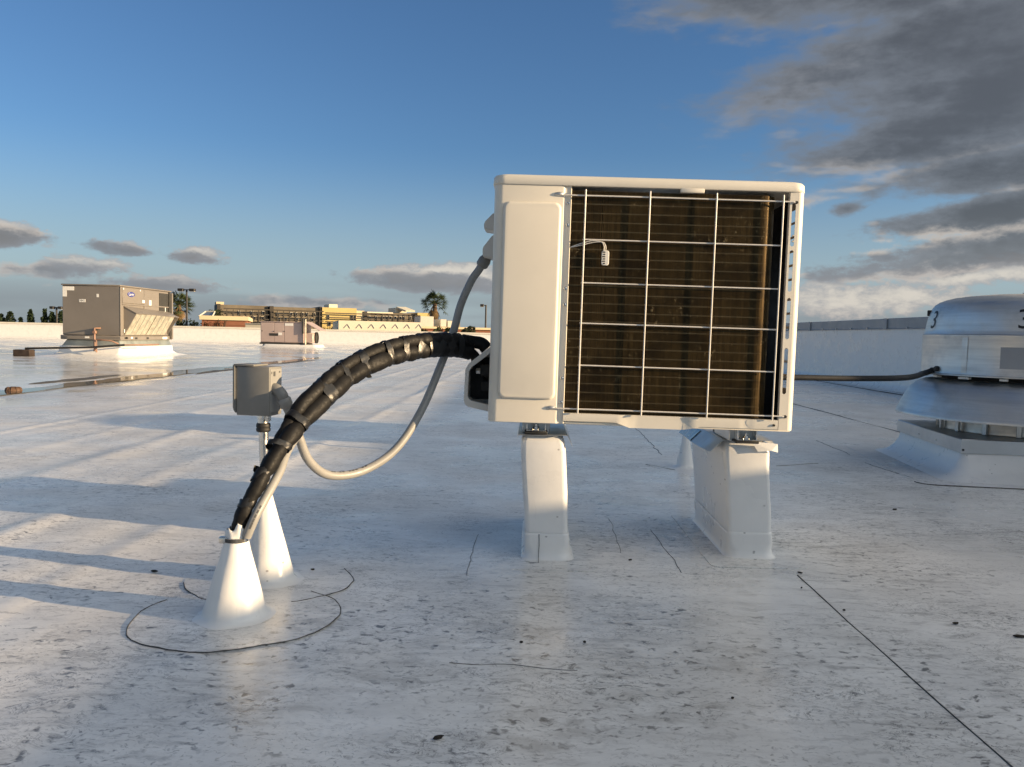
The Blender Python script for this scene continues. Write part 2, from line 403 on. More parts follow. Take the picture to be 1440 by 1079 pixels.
def spline(pts, sub=8):
    """Catmull-Rom through the points"""
    P = [Vector(p) for p in pts]; P = [P[0]*2-P[1]] + P + [P[-1]*2-P[-2]]; out = []
    for i in range(1, len(P)-2):
        for k in range(sub):
            t = k/sub; a, b, c, d = P[i-1], P[i], P[i+1], P[i+2]
            out.append(.5*((2*b)+(c-a)*t+(2*a-5*b+4*c-d)*t*t+(3*b-a-3*c+d)*t**3))
    out.append(P[-2]); return out
def lathe(bm, prof, n=48, cx=0, cy=0, caps=(False, False), wob=None):
    rings = []
    for i, (r, z) in enumerate(prof):
        rings.append([bm.verts.new((cx+(r+(wob(i, 2*math.pi*k/n) if wob else 0))*math.cos(2*math.pi*k/n), cy+(r+(wob(i, 2*math.pi*k/n) if wob else 0))*math.sin(2*math.pi*k/n), z)) for k in range(n)])
    for i in range(len(rings)-1):
        for k in range(n): bm.faces.new((rings[i][k], rings[i][(k+1) % n], rings[i+1][(k+1) % n], rings[i+1][k]))
    if caps[0]: bm.faces.new(rings[0][::-1])
    if caps[1]: bm.faces.new(rings[-1])
    return bm
def rrect(x0, x1, z0, z1, r, seg=6):
    o_ = []
    for cx, cz, a0 in ((x1-r, z1-r, 0), (x0+r, z1-r, 90), (x0+r, z0+r, 180), (x1-r, z0+r, 270)):
        for k in range(seg+1):
            a = R(a0+90*k/seg); o_.append((cx+r*math.cos(a), cz+r*math.sin(a)))
    return o_
def stack(bm, loops, cap0=True, cap1=True):
    rings = [[bm.verts.new(p) for p in lp] for lp in loops]; n = len(rings[0])
    for i in range(len(rings)-1):
        for k in range(n): bm.faces.new((rings[i][k], rings[i][(k+1) % n], rings[i+1][(k+1) % n], rings[i+1][k]))
    if cap0: bm.faces.new(rings[0][::-1])
    if cap1: bm.faces.new(rings[-1])
    return bm
def plate(name, outline, holes, thick, place, mat, parent, bevel=0.0):
    """flat plate with holes, from a filled 2D curve; place maps (u, v, w) to a point"""
    cu = bpy.data.curves.new(name, 'CURVE'); cu.dimensions = '2D'; cu.fill_mode = 'BOTH'; cu.extrude = thick/2; cu.bevel_depth = bevel
    for lp in [outline]+holes:
        sp = cu.splines.new('POLY'); sp.points.add(len(lp)-1); sp.use_cyclic_u = True
        for i, (u, v) in enumerate(lp): sp.points[i].co = (u, v, 0, 1)
    t = bpy.data.objects.new(name, cu); C.objects.link(t)
    bpy.context.view_layer.update()
    me = bpy.data.meshes.new_from_object(t.evaluated_get(bpy.context.evaluated_depsgraph_get()))
    bpy.data.objects.remove(t); bpy.data.curves.remove(cu)
    me.name = name; me.materials.clear()
    for v in me.vertices: v.co = place(*v.co)
    return link(name, me, mat, parent, 40)
def text_mesh(s, size=1.0):
    cu = bpy.data.curves.new('txt', 'FONT'); cu.body = s; cu.size = size; cu.align_x = 'CENTER'; cu.align_y = 'CENTER'; cu.resolution_u = 4
    t = bpy.data.objects.new('txt', cu); C.objects.link(t); bpy.context.view_layer.update()
    me = bpy.data.meshes.new_from_object(t.evaluated_get(bpy.context.evaluated_depsgraph_get()))
    bpy.data.objects.remove(t); bpy.data.curves.remove(cu); me.materials.clear()
    return me
def fbm(x, y, z=0): return noise.fractal(Vector((x, y, z)), 1.0, 2.0, 4)

# ================================================================ the roof and its walls
WALL_X, FAR_Y, VALLEY_X = 4.93, 35.5, -5.06
SEAMS = [VALLEY_X + 1.94*k for k in range(-2, 6)]
def roof_z(x, y):
    h = .0030*fbm(x*1.1, y*.8) + .0014*fbm(x*4.3+9, y*3.1)
    # long wrinkles of the sheet, running with the seams
    h += .006*max(0, fbm(x*3.2+3, y*.35+5))**1.0
    for s in (-1.18, -3.12, -2.1, -1.62, -2.55):
        w = .030 if s in (-1.18, -3.12) else .05
        amp = .009*(.6+.7*fbm(s*3, y*.7))
        xx = x - s - .03*fbm(s, y*.5+2)
        h += amp*math.exp(-(xx/w)**2)
    dv = abs(x-VALLEY_X-.10*fbm(1.5, y*.25))
    h += -.030*math.exp(-(dv/.55)**2)
    # quiet where things stand
    for cx, cy, r in ((-.64, 1.87, .30), (.06, 2.5, .34), (.67, 2.6, .34), (2.61, 4.31, .7)):
        d2 = ((x-cx)**2+(y-cy)**2)/(r*r)
        h *= 1-math.exp(-d2*d2)
    return h
def graded(a, b, stops):
    out_ = [a]; x = a
    while x < b:
        st = next(s for lim, s in stops if x < lim); x = min(b, x+st); out_.append(x)
    return out_
gx = graded(-34, WALL_X+.1, ((-12, 1.5), (-6.4, .35), (-3.6, .11), (2.6, .035), (99, .14)))
gy = graded(-7, FAR_Y+1.5, ((.4, .6), (3.6, .034), (6, .06), (10, .14), (20, .3), (99, 1.0)))
bm = mbm(); rows = [[bm.verts.new((x, y, roof_z(x, y))) for x in gx] for y in gy]
for j in range(len(gy)-1):
    for i in range(len(gx)-1): bm.faces.new((rows[j][i], rows[j][i+1], rows[j+1][i+1], rows[j+1][i]))
roof = obj('roof', bm, 'roof_membrane', None, 180); tag(roof, 'white membrane sheet covering the flat roof', kind='structure')

def seam_line(p0, p1, r=.0022, step=.06, wob=.004, seed=0, mat='sealant_dirty'):
    p0 = Vector(p0); p1 = Vector(p1); L_ = (p1-p0).length; n = max(2, int(L_/step)); pts = []; rr = []
    nrm = Vector((-(p1-p0).y, (p1-p0).x, 0)).normalized()
    for i in range(n+1):
        q = p0.lerp(p1, i/n) + nrm*wob*fbm(i*.23+seed, seed*3.1)
        pts.append((q.x, q.y, roof_z(q.x, q.y)+r*.25)); rr.append(r*(.75+.55*noise.noise(Vector((i*.7, seed, 0)))))
    b = mbm(); tube(b, pts, rr, 6)
    return obj('lap_seam', b, mat, roof, 60)
seam_line((.756, .95, 0), (.753, 2.21, 0), .0020, seed=1)
seam_line((2.695, 3.0, 0), (2.695, 3.72, 0), .003, seed=2)
seam_line((2.695, 5.3, 0), (2.695, 12.0, 0), .004, .12, .01, seed=3)
for k, (a, b_) in enumerate((((915, 745), (960, 806)), ((857, 730), (875, 778)), ((632, 934), (812, 944)), ((895, 603), (930, 640)), ((907, 654), (950, 662)), ((1092, 655), (1150, 652)), ((655, 812), (672, 752)), ((1215, 651), (1284, 673)), ((1148, 620), (1196, 640)))):
    A = gnd(*a); B = gnd(*b_); seam_line(A, B, .0013 if A.y < 2.9 else .0022, .03, .010, seed=10+k, mat='sealant_faint' if k not in (0, 3) else 'sealant_dirty')

# water lying in the valley
def puddle(name, label, ys, half, xoff, thr_seed):
    b = mbm(); L_, R_ = [], []
    n = 90
    for i in range(n+1):
        y = ys[0]+(ys[1]-ys[0])*i/n
        e = math.sin(math.pi*i/n)**.45
        c = VALLEY_X+.10*fbm(1.5, y*.25)+xoff
        L_.append(b.verts.new((c-half*e*(.75+.6*fbm(thr_seed, y*1.1)), y, -.0165))); R_.append(b.verts.new((c+half*e*(.75+.6*fbm(thr_seed+5, y*1.3)), y, -.0165)))
    for i in range(n): b.faces.new((L_[i], R_[i], R_[i+1], L_[i+1]))
    return tag(obj(name, b, 'puddle_water'), label, kind='structure')
puddle('puddle', 'long rain puddle lying in the roof valley', (5.2, 19.5), .26, 0, 3.3)
for k, (y0, y1, xo, hw) in enumerate(((11.2, 14.2, .34, .10), (8.6, 10.6, -.42, .09), (15.0, 18.0, .30, .08))):
    b = mbm(); n = 30; A, B = [], []
    for i in range(n+1):
        y = y0+(y1-y0)*i/n; e = math.sin(math.pi*i/n)**.6; c = VALLEY_X+.10*fbm(1.5, y*.25)+xo
        za = roof_z(c-hw*e, y)+.004; zb = roof_z(c+hw*e, y)+.004
        A.append(b.verts.new((c-hw*e*(1+.5*fbm(k, y*3)), y, za))); B.append(b.verts.new((c+hw*e*(1+.5*fbm(k+4, y*3)), y, zb)))
    for i in range(n): b.faces.new((A[i], B[i], B[i+1], A[i+1]))
    obj('mud_stain', b, 'puddle_mud', roof)

# right parapet (it throws the shade over the foreground) with metal coping in sections
WALL_H = .98
t = thing('parapet_wall', 'white membrane parapet with grey metal coping behind the round exhaust fan', 'wall', (WALL_X+.1, 10, 0))
def rel(o_, t_): 
    o_.data.transform(Matrix.Translation(-Vector(t_.location))); return o_
b = mbm()
prof = [(WALL_X-.10, .002), (WALL_X-.06, .012), (WALL_X-.02, .05), (WALL_X, .11), (WALL_X, WALL_H-.10), (WALL_X+.22, WALL_H-.10), (WALL_X+.22, -.2)]
ys = [-7+.5*i for i in range(88)]
rw = [[b.verts.new((x+(.006*fbm(y*1.3, z*3) if 0 < i < 4 else 0), y, z)) for i, (x, z) in enumerate(prof)] for y in ys]
for j in range(len(ys)-1):
    for i in range(len(prof)-1): b.faces.new((rw[j][i], rw[j+1][i], rw[j+1][i+1], rw[j][i+1]))
rel(obj('wall_face', b, 'flashing', None, 60), t).parent = t
y = -7.0; k = 0; sec_len = 3.05
while y < FAR_Y+1:
    y1 = min(FAR_Y+1.1, y+sec_len-.006); b = mbm()
    dz = .0015*(k % 3)
    pr = [(WALL_X-.030, WALL_H-.145), (WALL_X-.012, WALL_H-.132), (WALL_X-.014, WALL_H+dz-.004), (WALL_X-.010, WALL_H+dz), (WALL_X+.25, WALL_H+.015+dz), (WALL_X+.254, WALL_H+.01+dz), (WALL_X+.25, WALL_H-.13), (WALL_X+.244, WALL_H-.13), (WALL_X+.244, WALL_H+dz), (WALL_X-.006, WALL_H-.012+dz), (WALL_X-.006, WALL_H-.132)]
    stack(b, [[(x, y, z) for x, z in pr], [(x, y1, z) for x, z in pr]])
    sec = rel(obj('coping_section', b, 'coping_metal'), t); sec.parent = t
    if y > 5:
        b = mbm(); box(b, WALL_X-.034, WALL_X-.013, y-.055, y+.05, WALL_H-.150, WALL_H+.004, .002, 1)
        rel(obj('joint_cover', b, 'coping_metal'), t).parent = t
        for q in range(1, 5):
            b = mbm(); yy = y+q*.6; box(b, WALL_X-.034, WALL_X-.012, yy-.012, yy+.012, WALL_H-.142, WALL_H-.118, .003, 1)
            rel(obj('fastener', b, 'galvanised'), t).parent = t
    y += sec_len; k += 1
b = mbm(); pts = [(WALL_X-.30+.012*fbm(yy*.5, 3), yy, .004) for yy in [4+.25*i for i in range(100)]]
tube(b, pts, .006, 5); rel(obj('sealant_bead', b, 'sealant_dirty'), t).parent = t

# far parapet, a few degrees off square
t = thing('parapet_wall', 'long low sunlit white parapet closing the far side of the roof', 'wall', (-14.0, 34.75, 0), R(4.8))
b = mbm(); pr = [(-.35, .0), (-.12, .06), (0, .16), (0, .60), (.3, .60), (.3, -.3)]
xs = [-20.5+1.0*i for i in range(40)]
rw = [[b.verts.new((min(x, 18.9), y_, z)) for (y_, z) in pr] for x in xs]
for j in range(len(xs)-1):
    for i in range(len(pr)-1): b.faces.new((rw[j][i], rw[j][i+1], rw[j+1][i+1], rw[j+1][i]))
obj('wall_face', b, 'flashing', t, 60)
x = -20.5
while x < 18.7:
    x1 = min(18.9, x+3.64); b = mbm(); box(b, x, x1-.012, -.03, .33, .602, .678, .006, 1); obj('coping_section', b, 'coping_cream', t); x += 3.64

# the town beyond, a storey and a half lower
b = mbm(); bmesh.ops.create_circle(b, cap_ends=True, radius=3500, segments=64)
for v in b.verts: v.co.z = -6
g_ = obj('ground', b, 'asphalt'); tag(g_, 'asphalt ground of the town far below the roof', kind='structure')

# ================================================================ pedestals under the condensing unit
def pedestal(name, label, x0, x1, y0, y1, H, lean, flange, seed):
    """membrane-wrapped sleeper curb with galvanised cap"""
    cx, cy = (x0+x1)/2, (y0+y1)/2
    t = thing(name, label, 'pedestal', (cx, cy, 0), 0, 'curbs carrying the condensing unit')
    hx, hy = (x1-x0)/2, (y1-y0)/2
    b = mbm(); loops = []
    levels = [(-.004, .009), (.004, .007), (.010, .004), (.022, .0015), (.045, .0005), (.07, 0), (.13, .0005), (.20, .002), (.27, .003), (.315, .003), (H-.022, .001), (H-.008, -.004), (H-.001, -.013), (H, -.024)]
    for i, (z, gr) in enumerate(levels):
        lp = []
        rr = .016+ (.02 if z < .03 else 0)
        for (u, v) in rrect(-hx-gr, hx+gr, -hy-gr, hy+gr, rr, 5):
            w = .0035*fbm(u*9+seed, v*5, z*7) if .05 < z < H-.02 else 0
            nx = 1 if u > 0 else -1; ny = 1 if v > 0 else -1
            lp.append((u+lean*z+nx*w*.6, v+ny*w, z))
        loops.append(lp)
    stack(b, loops, False, True)
    obj('membrane_wrap', b, 'flashing', t, 70)
    # lower base flashing strip, a hair proud, its lap edge showing
    b = mbm(); lo = []
    for z, gr in ((.0005, .016), (.004, .0115), (.011, .007), (.024, .0045), (.045, .0035), (.070, .0030), (.0765, .0030), (.078, .001)):
        lo.append([(u+lean*z, v, z+.0020*fbm(u*14, v*14+seed)) for (u, v) in rrect(-hx-gr, hx+gr, -hy-gr, hy+gr, .018+(.02 if z < .03 else 0), 5)])
    stack(b, lo, False, False); bf = obj('base_flashing', b, 'flashing', t, 70)
    if seed < 5:
        b = mbm(); xs_ = -hx+.036
        tube(b, [(xs_, -hy-.0042, .076), (xs_+.001, -hy-.0050, .045), (xs_, -hy-.0075, .024), (xs_, -hy-.0125, .0125), (xs_, -hy-.020, .006), (xs_-.001, -hy-.040, .0036)], .0009, 5)
        obj('lap_edge', b, 'sealant_dirty', bf)
    # patch sheet on the roof around it
    b = mbm(); ex = .075
    lo = [[(u+.006*fbm(u*6, v*6, seed), v+.006*fbm(u*6+4, v*6, seed), z) for (u, v) in rrect(-hx-ex, hx+ex, -hy-ex-.03, hy+ex, .03, 5)] for z in (-.006, .0022)]
    stack(b, lo); obj('base_patch', b, 'roof_membrane', t, 60)
    # galvanised cap: top sheet with two splayed side flanges
    b = mbm(); zt = H+.002; n = 9
    def sheet(fn, th=.0012):
        V = [[b.verts.new(fn(i/(n-1), s)) for s in (0, 1)] for i in range(n)]
        W = [[b.verts.new(Vector(fn(i/(n-1), s))+Vector((0, 0, -th))) for s in (0, 1)] for i in range(n)]
        for i in range(n-1):
            b.faces.new((V[i][0], V[i+1][0], V[i+1][1], V[i][1])); b.faces.new((W[i][1], W[i+1][1], W[i+1][0], W[i][0]))
            for s in (0, 1): b.faces.new((V[i][s], W[i][s], W[i+1][s], V[i+1][s]))
        for i in (0, n-1): b.faces.new((V[i][0], V[i][1], W[i][1], W[i][0]))
    yf, yb = -hy-.012, hy+.015
    L0 = lean*H
    sheet(lambda s, q: (L0-hx-.008 + (2*hx+.016)*q, yf+(yb-yf)*s, zt+.0015*math.sin(6*s+q)))
    (ld, lw), (rd, rw_) = flange
    sheet(lambda s, q: (L0-hx-.0085-lw*q*(.85+.15*math.sin(5*s)), yf+(yb-yf)*s, zt-.0005-ld*q*(.9+.2*s)))
    sheet(lambda s, q: (L0+hx+.0085+rw_*q, yf+.01+(yb-yf-.01)*s, zt-.0005-rd*q*(.9+.15*math.cos(4*s))))
    cap = obj('metal_cap', b, 'galvanised', t, 40)
    if lw > .02:
        b = mbm()
        V = [[b.verts.new((L0-hx-.0095-lw*q*(.85+.15*math.sin(5*s))-.0012, yf+(yb-yf)*s, zt+.0012-ld*q*(.9+.2*s))) for q in (.12, 1.0)] for s in (.52, .62, .74, .86, .99)]
        for i in range(4): b.faces.new((V[i][0], V[i][1], V[i+1][1], V[i+1][0]))
        obj('protective_film', b, 'blue_film', cap)
    # front fold of loose sheet
    b = mbm()
    if lw > .02:
        V = [b.verts.new(p) for p in ((L0+hx*.15, yf-.003, zt-.002), (L0+hx*.45, yf-.006, zt-.032), (L0+hx+.004, yf-.006, zt-.028), (L0+hx+.026, yf+.006, zt-.034), (L0+hx+.022, yf-.001, zt-.008))]
        b.faces.new((V[0], V[1], V[2], V[4])); b.faces.new((V[2], V[3], V[4]))
        obj('folded_tab', b, 'flashing', cap)
    return t
pedestal('equipment_curb', 'white membrane-wrapped curb under the left end of the condensing unit', .000, .124, 2.29, 2.80, .362, -.062, ((.014, .004), (.030, .016)), 2)
pedestal('equipment_curb', 'white membrane-wrapped curb with blue film on its metal cap', .604, .734, 2.372, 2.87, .352, -.075, ((.040, .042), (.016, .014)), 6)

# ================================================================ condensing unit (seen from behind)
UW, UH, UD = .855, .69, .33
unit = thing('condensing_unit', 'ivory outdoor condensing unit with wire guard over its bronze coil, raised on curbs', 'air conditioner', (-.118, 2.25, .402))
unit.rotation_euler = (0, R(.55), 0)
# base pan with a pressed rear lip
b = mbm(); box(b, .004, UW-.004, .008, UD-.004, .0, .010, .003, 1)
obj('base_pan', b, 'ivory_paint', unit, 40)
def lip_bottom(x):
    if x < .36: return .010
    if x < .40: return .010-.014*(x-.36)/.04
    if x < .55: return -.004
    if x < .60: return -.004+.010*(x-.55)/.05
    return .006
b = mbm(); xs = [.212+.0125*i for i in range(49)]; lo = []
F_ = [b.verts.new((x, -.001 if not (.40 < x < .55) else .004, .032)) for x in xs]; M_ = [b.verts.new((x, -.0015+(.006 if .385 < x < .565 else 0)+(.004 if .72 < x < .735 else 0), .019)) for x in xs]; B_ = [b.verts.new((x, .0005+(.004 if .40 < x < .55 else 0), lip_bottom(x))) for x in xs]; K_ = [b.verts.new((x, .03, lip_bottom(x)+.002)) for x in xs]; T_ = [b.verts.new((x, .010, .033)) for x in xs]
for i in range(len(xs)-1):
    for a_, c_ in ((T_, F_), (F_, M_), (M_, B_), (B_, K_)): b.faces.new((a_[i], a_[i+1], c_[i+1], c_[i]))
lip = obj('rear_lip', b, 'ivory_paint', unit, 30)
b = mbm(); bmesh.ops.create_cone(b, cap_ends=True, radius1=.0035, radius2=.0035, depth=.003, segments=12)
bmesh.ops.transform(b, matrix=Matrix.Translation((.800, -.0025, .018)) @ Matrix.Rotation(R(90), 4, 'X'), verts=b.verts[:]); obj('drain_hole', b, 'black_inside', lip)
# top lid
b = mbm(); lo = []
for z, gr in ((.662, -.003), (.662, .003), (.664, .0045), (.682, .0035), (.688, -.001), (.6905, -.008), (.6915, -.03)):
    lo.append([(u, v, z) for u, v in rrect(-gr, UW+gr, -gr, UD+gr, .034, 8)])
stack(b, lo, True, True); lid = obj('top_lid', b, 'ivory_paint', unit, 50)
b = mbm(); box(b, .512, .578, -.0058, .010, .6515, .664, .0025, 2); obj('lid_tab', b, 'ivory_paint', lid, 40)
b = mbm(); box(b, UW-.13, UW-.05, .03, .09, .690, .6935, .0015, 2); obj('lid_rib', b, 'ivory_paint', lid, 40)
# left rear service panel: wraps round the corner
def vprofile(pts, z0, z1, th=.0012):
    b = mbm(); inn = []
    n = len(pts)
    for i in range(n):
        a = Vector(pts[max(0, i-1)]); c = Vector(pts[min(n-1, i+1)]); dd = (c-a).normalized(); inn.append(Vector(pts[i])+Vector((-dd.y, dd.x))*th)
    loop = [tuple(p) for p in pts]+[tuple(p) for p in inn[::-1]]
    stack(b, [[(x, y, z0) for x, y in loop], [(x, y, z1) for x, y in loop]]); return b
corner = [(.026-.026*math.cos(R(a)), .026-.026*math.sin(R(a))) for a in range(0, 91, 9)]
b = vprofile([(0, UD), (0, .15)]+corner+[(.10, 0), (.187, 0), (.192, .0008), (.1945, .004), (.198, .0055), (.206, .0045), (.2125, .0025), (.2145, .007)], .002, .6615)
sp = obj('service_panel', b, 'ivory_paint', unit, 35)
# pressed raised field
b = mbm(); lo = []
for gr, y_ in ((.0, .0002), (-.0008, -.0020), (-.0032, -.0078), (-.0050, -.0092), (-.0085, -.0097)):
    lo.append([(u, y_, v) for u, v in rrect(.026-gr*0+(-gr), .1875+gr, .068-gr, .615+gr, .018+gr*.4, 7)])
stack(b, lo, False, True); bmesh.ops.reverse_faces(b, faces=b.faces[:]); obj('pressed_field', b, 'ivory_paint', sp, 60)
# right corner post with slots, side panel with intake openings
SLOT_Z = [.585, .465, .328, .190]
def obround(cx, cz, w_, h_, n=8):
    r = w_/2; o_ = []
    for k in range(n+1): a = math.pi*k/n; o_.append((cx+r*math.cos(a), cz+h_/2-r+r*math.sin(a)))
    for k in range(n+1): a = math.pi+math.pi*k/n; o_.append((cx+r*math.cos(a), cz-h_/2+r+r*math.sin(a)))
    return o_
holes = [obround(.8245, SLOT_Z[0]-.012, .0105, .118), obround(.8245, SLOT_Z[1]-.018, .0105, .114), obround(.8245, SLOT_Z[2]-.012, .0105, .114), obround(.8245, SLOT_Z[3]-.020, .0105, .128)]
cp = plate('corner_post', [(.8135, .004), (.8365, .004), (.8365, .6615), (.8135, .6615)], holes, .0014, lambda u, v, w_: Vector((u, .0008+w_, v)), 'ivory_paint', unit)
c2 = [(UW-.0185+.0185*math.sin(R(a)), .0185-.0185*math.cos(R(a))) for a in range(0, 91, 10)]
b = vprofile([(.8366, 0)]+c2[1:], .004, .6615); obj('rounded_corner', b, 'ivory_paint', cp, 60)
b = vprofile([(.8133, .016), (.8133, .0005)], .004, .6615); obj('post_return', b, 'ivory_paint', cp)
ho = []
for zc in SLOT_Z:
    for q in (-.040, 0, .040):
        ho.append(rrect(.052, .120, zc-.015+q-.0165, zc-.015+q+.0165, .006, 3))
plate('side_panel', [(.0187, .004), (UD, .004), (UD, .6615), (.0187, .6615)], ho, .0014, lambda u, v, w_: Vector((UW-.0008+w_, u, v)), 'ivory_paint', unit)
b = mbm(); box(b, UW-.0035, UW-.0022, .128, .325, .006, .658); obj('gap_shade_plate', b, 'black_inside', unit)  # black plate added to stand in for shade in the side gap
b = mbm(); tube(b, spline([(UW, .10, .555), (UW+.007, .10, .557), (UW+.009, .10, .548), (UW+.004, .10, .540), (UW, .10, .541)], 4), .0022, 6); obj('cable_hook', b, 'ivory_plastic', unit, 60)
# front panel, fan ring and grille
cir = lambda cx, cz, r, n=40: [(cx+r*math.cos(2*math.pi*k/n), cz+r*math.sin(2*math.pi*k/n)) for k in range(n)]
fp = plate('front_panel', rrect(0, UW, .002, .6615, .012, 4), [cir(.52, .335, .275)], .0016, lambda u, v, w_: Vector((u, UD+.0012+w_, v)), 'ivory_paint', unit)
for k, r in enumerate((.06, .10, .14, .18, .22, .26)):
    b = mbm(); pts = [(.52+r*math.cos(2*math.pi*i/48), UD+.016, .335+r*math.sin(2*math.pi*i/48)) for i in range(49)]; tube(b, pts, .0022, 5, False); obj('grille_ring', b, 'guard_wire', fp)
for k in range(12):
    b = mbm(); a = k*math.pi/6; tube(b, [(.52+.03*math.cos(a), UD+.014, .335+.03*math.sin(a)), (.52+.268*math.cos(a), UD+.014, .335+.268*math.sin(a)), (.52+.282*math.cos(a), UD+.001, .335+.282*math.sin(a))], .0025, 5); obj('grille_spoke', b, 'guard_wire', fp)
fan_ = bpy.data.objects.new('fan_rotor', None); 
b = mbm(); lathe(b, [(.055, .0), (.055, .05), (.03, .06)], 20, caps=(True, True))
for v in b.verts: v.co = Vector((.52+v.co.x, UD-.085+v.co.z, .335+v.co.y))
for q in range(3):
    for (r0_, r1_) in ((.05, .25),):
        vs = []
        for i in range(6):
            a = R(q*120+i*14); vs.append((b.verts.new((.52+r0_*math.cos(a), UD-.08+.008*i, .335+r0_*math.sin(a))), b.verts.new((.52+r1_*math.cos(a+.25), UD-.08+.008*i, .335+r1_*math.sin(a+.25)))))
        for i in range(5): b.faces.new((vs[i][0], vs[i][1], vs[i+1][1], vs[i+1][0]))
bpy.data.objects.remove(fan_); obj('fan_rotor', b, 'dark_core', unit)
# coil: bronze fins on tubes, bent round the right corner
YC, RC, CX = .007, .046, .738                 # face depth, bend radius, start of bend
def coil_path(s, off):
    L1 = CX-.198
    if s <= L1: return (.198+s, YC+off), (0.0, 1.0)
    a = (s-L1)/RC
    if a < math.pi/2:
        n_ = (-math.sin(a), math.cos(a)); return (CX+(RC-off)*math.sin(a), YC+RC-(RC-off)*math.cos(a)), n_
    q = s-L1-RC*math.pi/2; return (CX+RC-off, YC+RC+q), (-1.0, 0.0)
coil = bpy.data.objects.new('coil', None)
Ltot = (CX-.198)+RC*math.pi/2+.20
Z0, Z1 = .030, .652
b = mbm(); s = .001; rnd = random.Random(5)
PITCH_F = .0024; bent = 0
while s < Ltot:
    (x, y), (nx, ny) = coil_path(s, 0); (x2, y2), _ = coil_path(s, .014)
    tilt = rnd.gauss(0, .00012)
    if .100 < s < .128 and rnd.random() < .6: tilt += rnd.uniform(-.0032, .0010)
    if rnd.random() < .02: tilt += rnd.uniform(-.0009, .0009)
    th = .00028
    tx, ty = -ny, nx
    zs = [Z0]+[Z0+(Z1-Z0)*(k+rnd.uniform(-.3, .3))/5 for k in range(1, 5)]+[Z1]
    prev = None
    for z in zs:
        j = tilt*rnd.uniform(.1, 1.2)*(.25+1.0*((z-Z0)/(Z1-Z0))**2) if .100 < s < .128 else tilt
        ring = [b.verts.new((x+tx*(th+j), y+ty*(th+j), z)), b.verts.new((x-tx*(th-j), y-ty*(th-j), z)), b.verts.new((x2-tx*th, y2-ty*th, z)), b.verts.new((x2+tx*th, y2+ty*th, z))]
        if prev:
            for k in range(4): b.faces.new((prev[k], prev[(k+1) % 4], ring[(k+1) % 4], ring[k]))
        prev = ring
    s += PITCH_F
bpy.data.objects.remove(coil)
b_core = mbm(); npt = 60; loA, loB = [], []
for i in range(npt+1):
    ss = Ltot*i/npt; (x, y), _ = coil_path(ss, .0125); (x2, y2), _ = coil_path(ss, .030); loA.append((x, y)); loB.append((x2, y2))
loop = loA+loB[::-1]
stack(b_core, [[(x, y_, Z0) for x, y_ in loop], [(x, y_, Z1) for x, y_ in loop]])
core = obj('coil', b_core, 'dark_core', unit)
fins = obj('fins', b, 'coil_fins', core); tag(fins, 'bronze coated cooling fins of the coil', kind='stuff')
tp = [coil_path(Ltot*i/50, .0042)[0] for i in range(51)]
b = mbm(); tube(b, [(x, y_, 0) for x, y_ in tp], .0034, 6); me = bpy.data.meshes.new('coil_tube'); b.to_mesh(me); b.free(); me.materials.append(MATS['coil_tube'])
nt = 25
for k in range(nt):
    o_ = bpy.data.objects.new('coil_tube', me); C.objects.link(o_); o_.parent = core; o_.location = (0, 0, Z0+.012+(Z1-Z0-.024)*k/(nt-1))
# end plate of the coil and brass bends
b = mbm(); box(b, .1935, .197, .012, .045, Z0, Z1); obj('coil_end_plate', b, 'zinc_bright', core)
# guard: four uprights and six cross wires
def bar(pts, r=.0022, nm='guard_bar'):
    b = mbm(); tube(b, spline(pts, 3) if len(pts) > 2 else pts, r, 8); return obj(nm, b, 'guard_wire', unit, 60)
GV = (.252, .429, .611, .793); GH = [.637, .516, .397, .285, .168, .046]
for x in GV: bar([(x, -.0082, .033), (x, -.0082, .652)], .0023)
for k, z in enumerate(GH):
    if k in (0, 5): bar([(.1845, .001, z+.002), (.192, -.001, z), (.203, -.0034, z-.001), (.45, -.0036, z-.001), (.79, -.0036, z-.002), (.815, -.0036, z-.002), (.829, -.001, z-.003)])
    else: bar([(GV[0]-.004, -.0036, z), (GV[3]+.003, -.0036, z-.001)], .0021)
for (x, z) in ((.183, .639), (.181, .046)):
    b = mbm(); lathe(b, [(.0075, 0), (.0068, .0022), (.004, .0042), (.0006, .005)], 14, caps=(True, True))
    for v in b.verts: v.co = Vector((x+v.co.x*1.7-.004, -.0002-v.co.z, z+v.co.y*.8))
    obj('guard_socket', b, 'galvanised', unit, 60)
for (x, z) in ((.831, .634), (.831, .043)):
    b = mbm(); bmesh.ops.create_cone(b, cap_ends=True, radius1=.0045, radius2=.0035, depth=.004, segments=12)
    bmesh.ops.transform(b, matrix=Matrix.Translation((x, -.002, z)) @ Matrix.Rotation(R(90), 4, 'X'), verts=b.verts[:]); obj('guard_grommet', b, 'rubber_black', unit, 40)
for z in (.615, .555, .38, .335, .13, .062):
    b = mbm(); lathe(b, [(.0044, 0), (.0044, .0012), (.003, .0024), (.0008, .0026)], 12, caps=(True, True))
    for v in b.verts: v.co = Vector((.2055+v.co.x, .0035-v.co.z, z+v.co.y))
    sc_ = obj('screw', b, 'zinc_bright', unit, 40)
    b = mbm(); box(b, .2048, .2062, .0006, .0010, z-.0028, z+.0028); obj('screw_slot', b, 'ink_black', sc_)
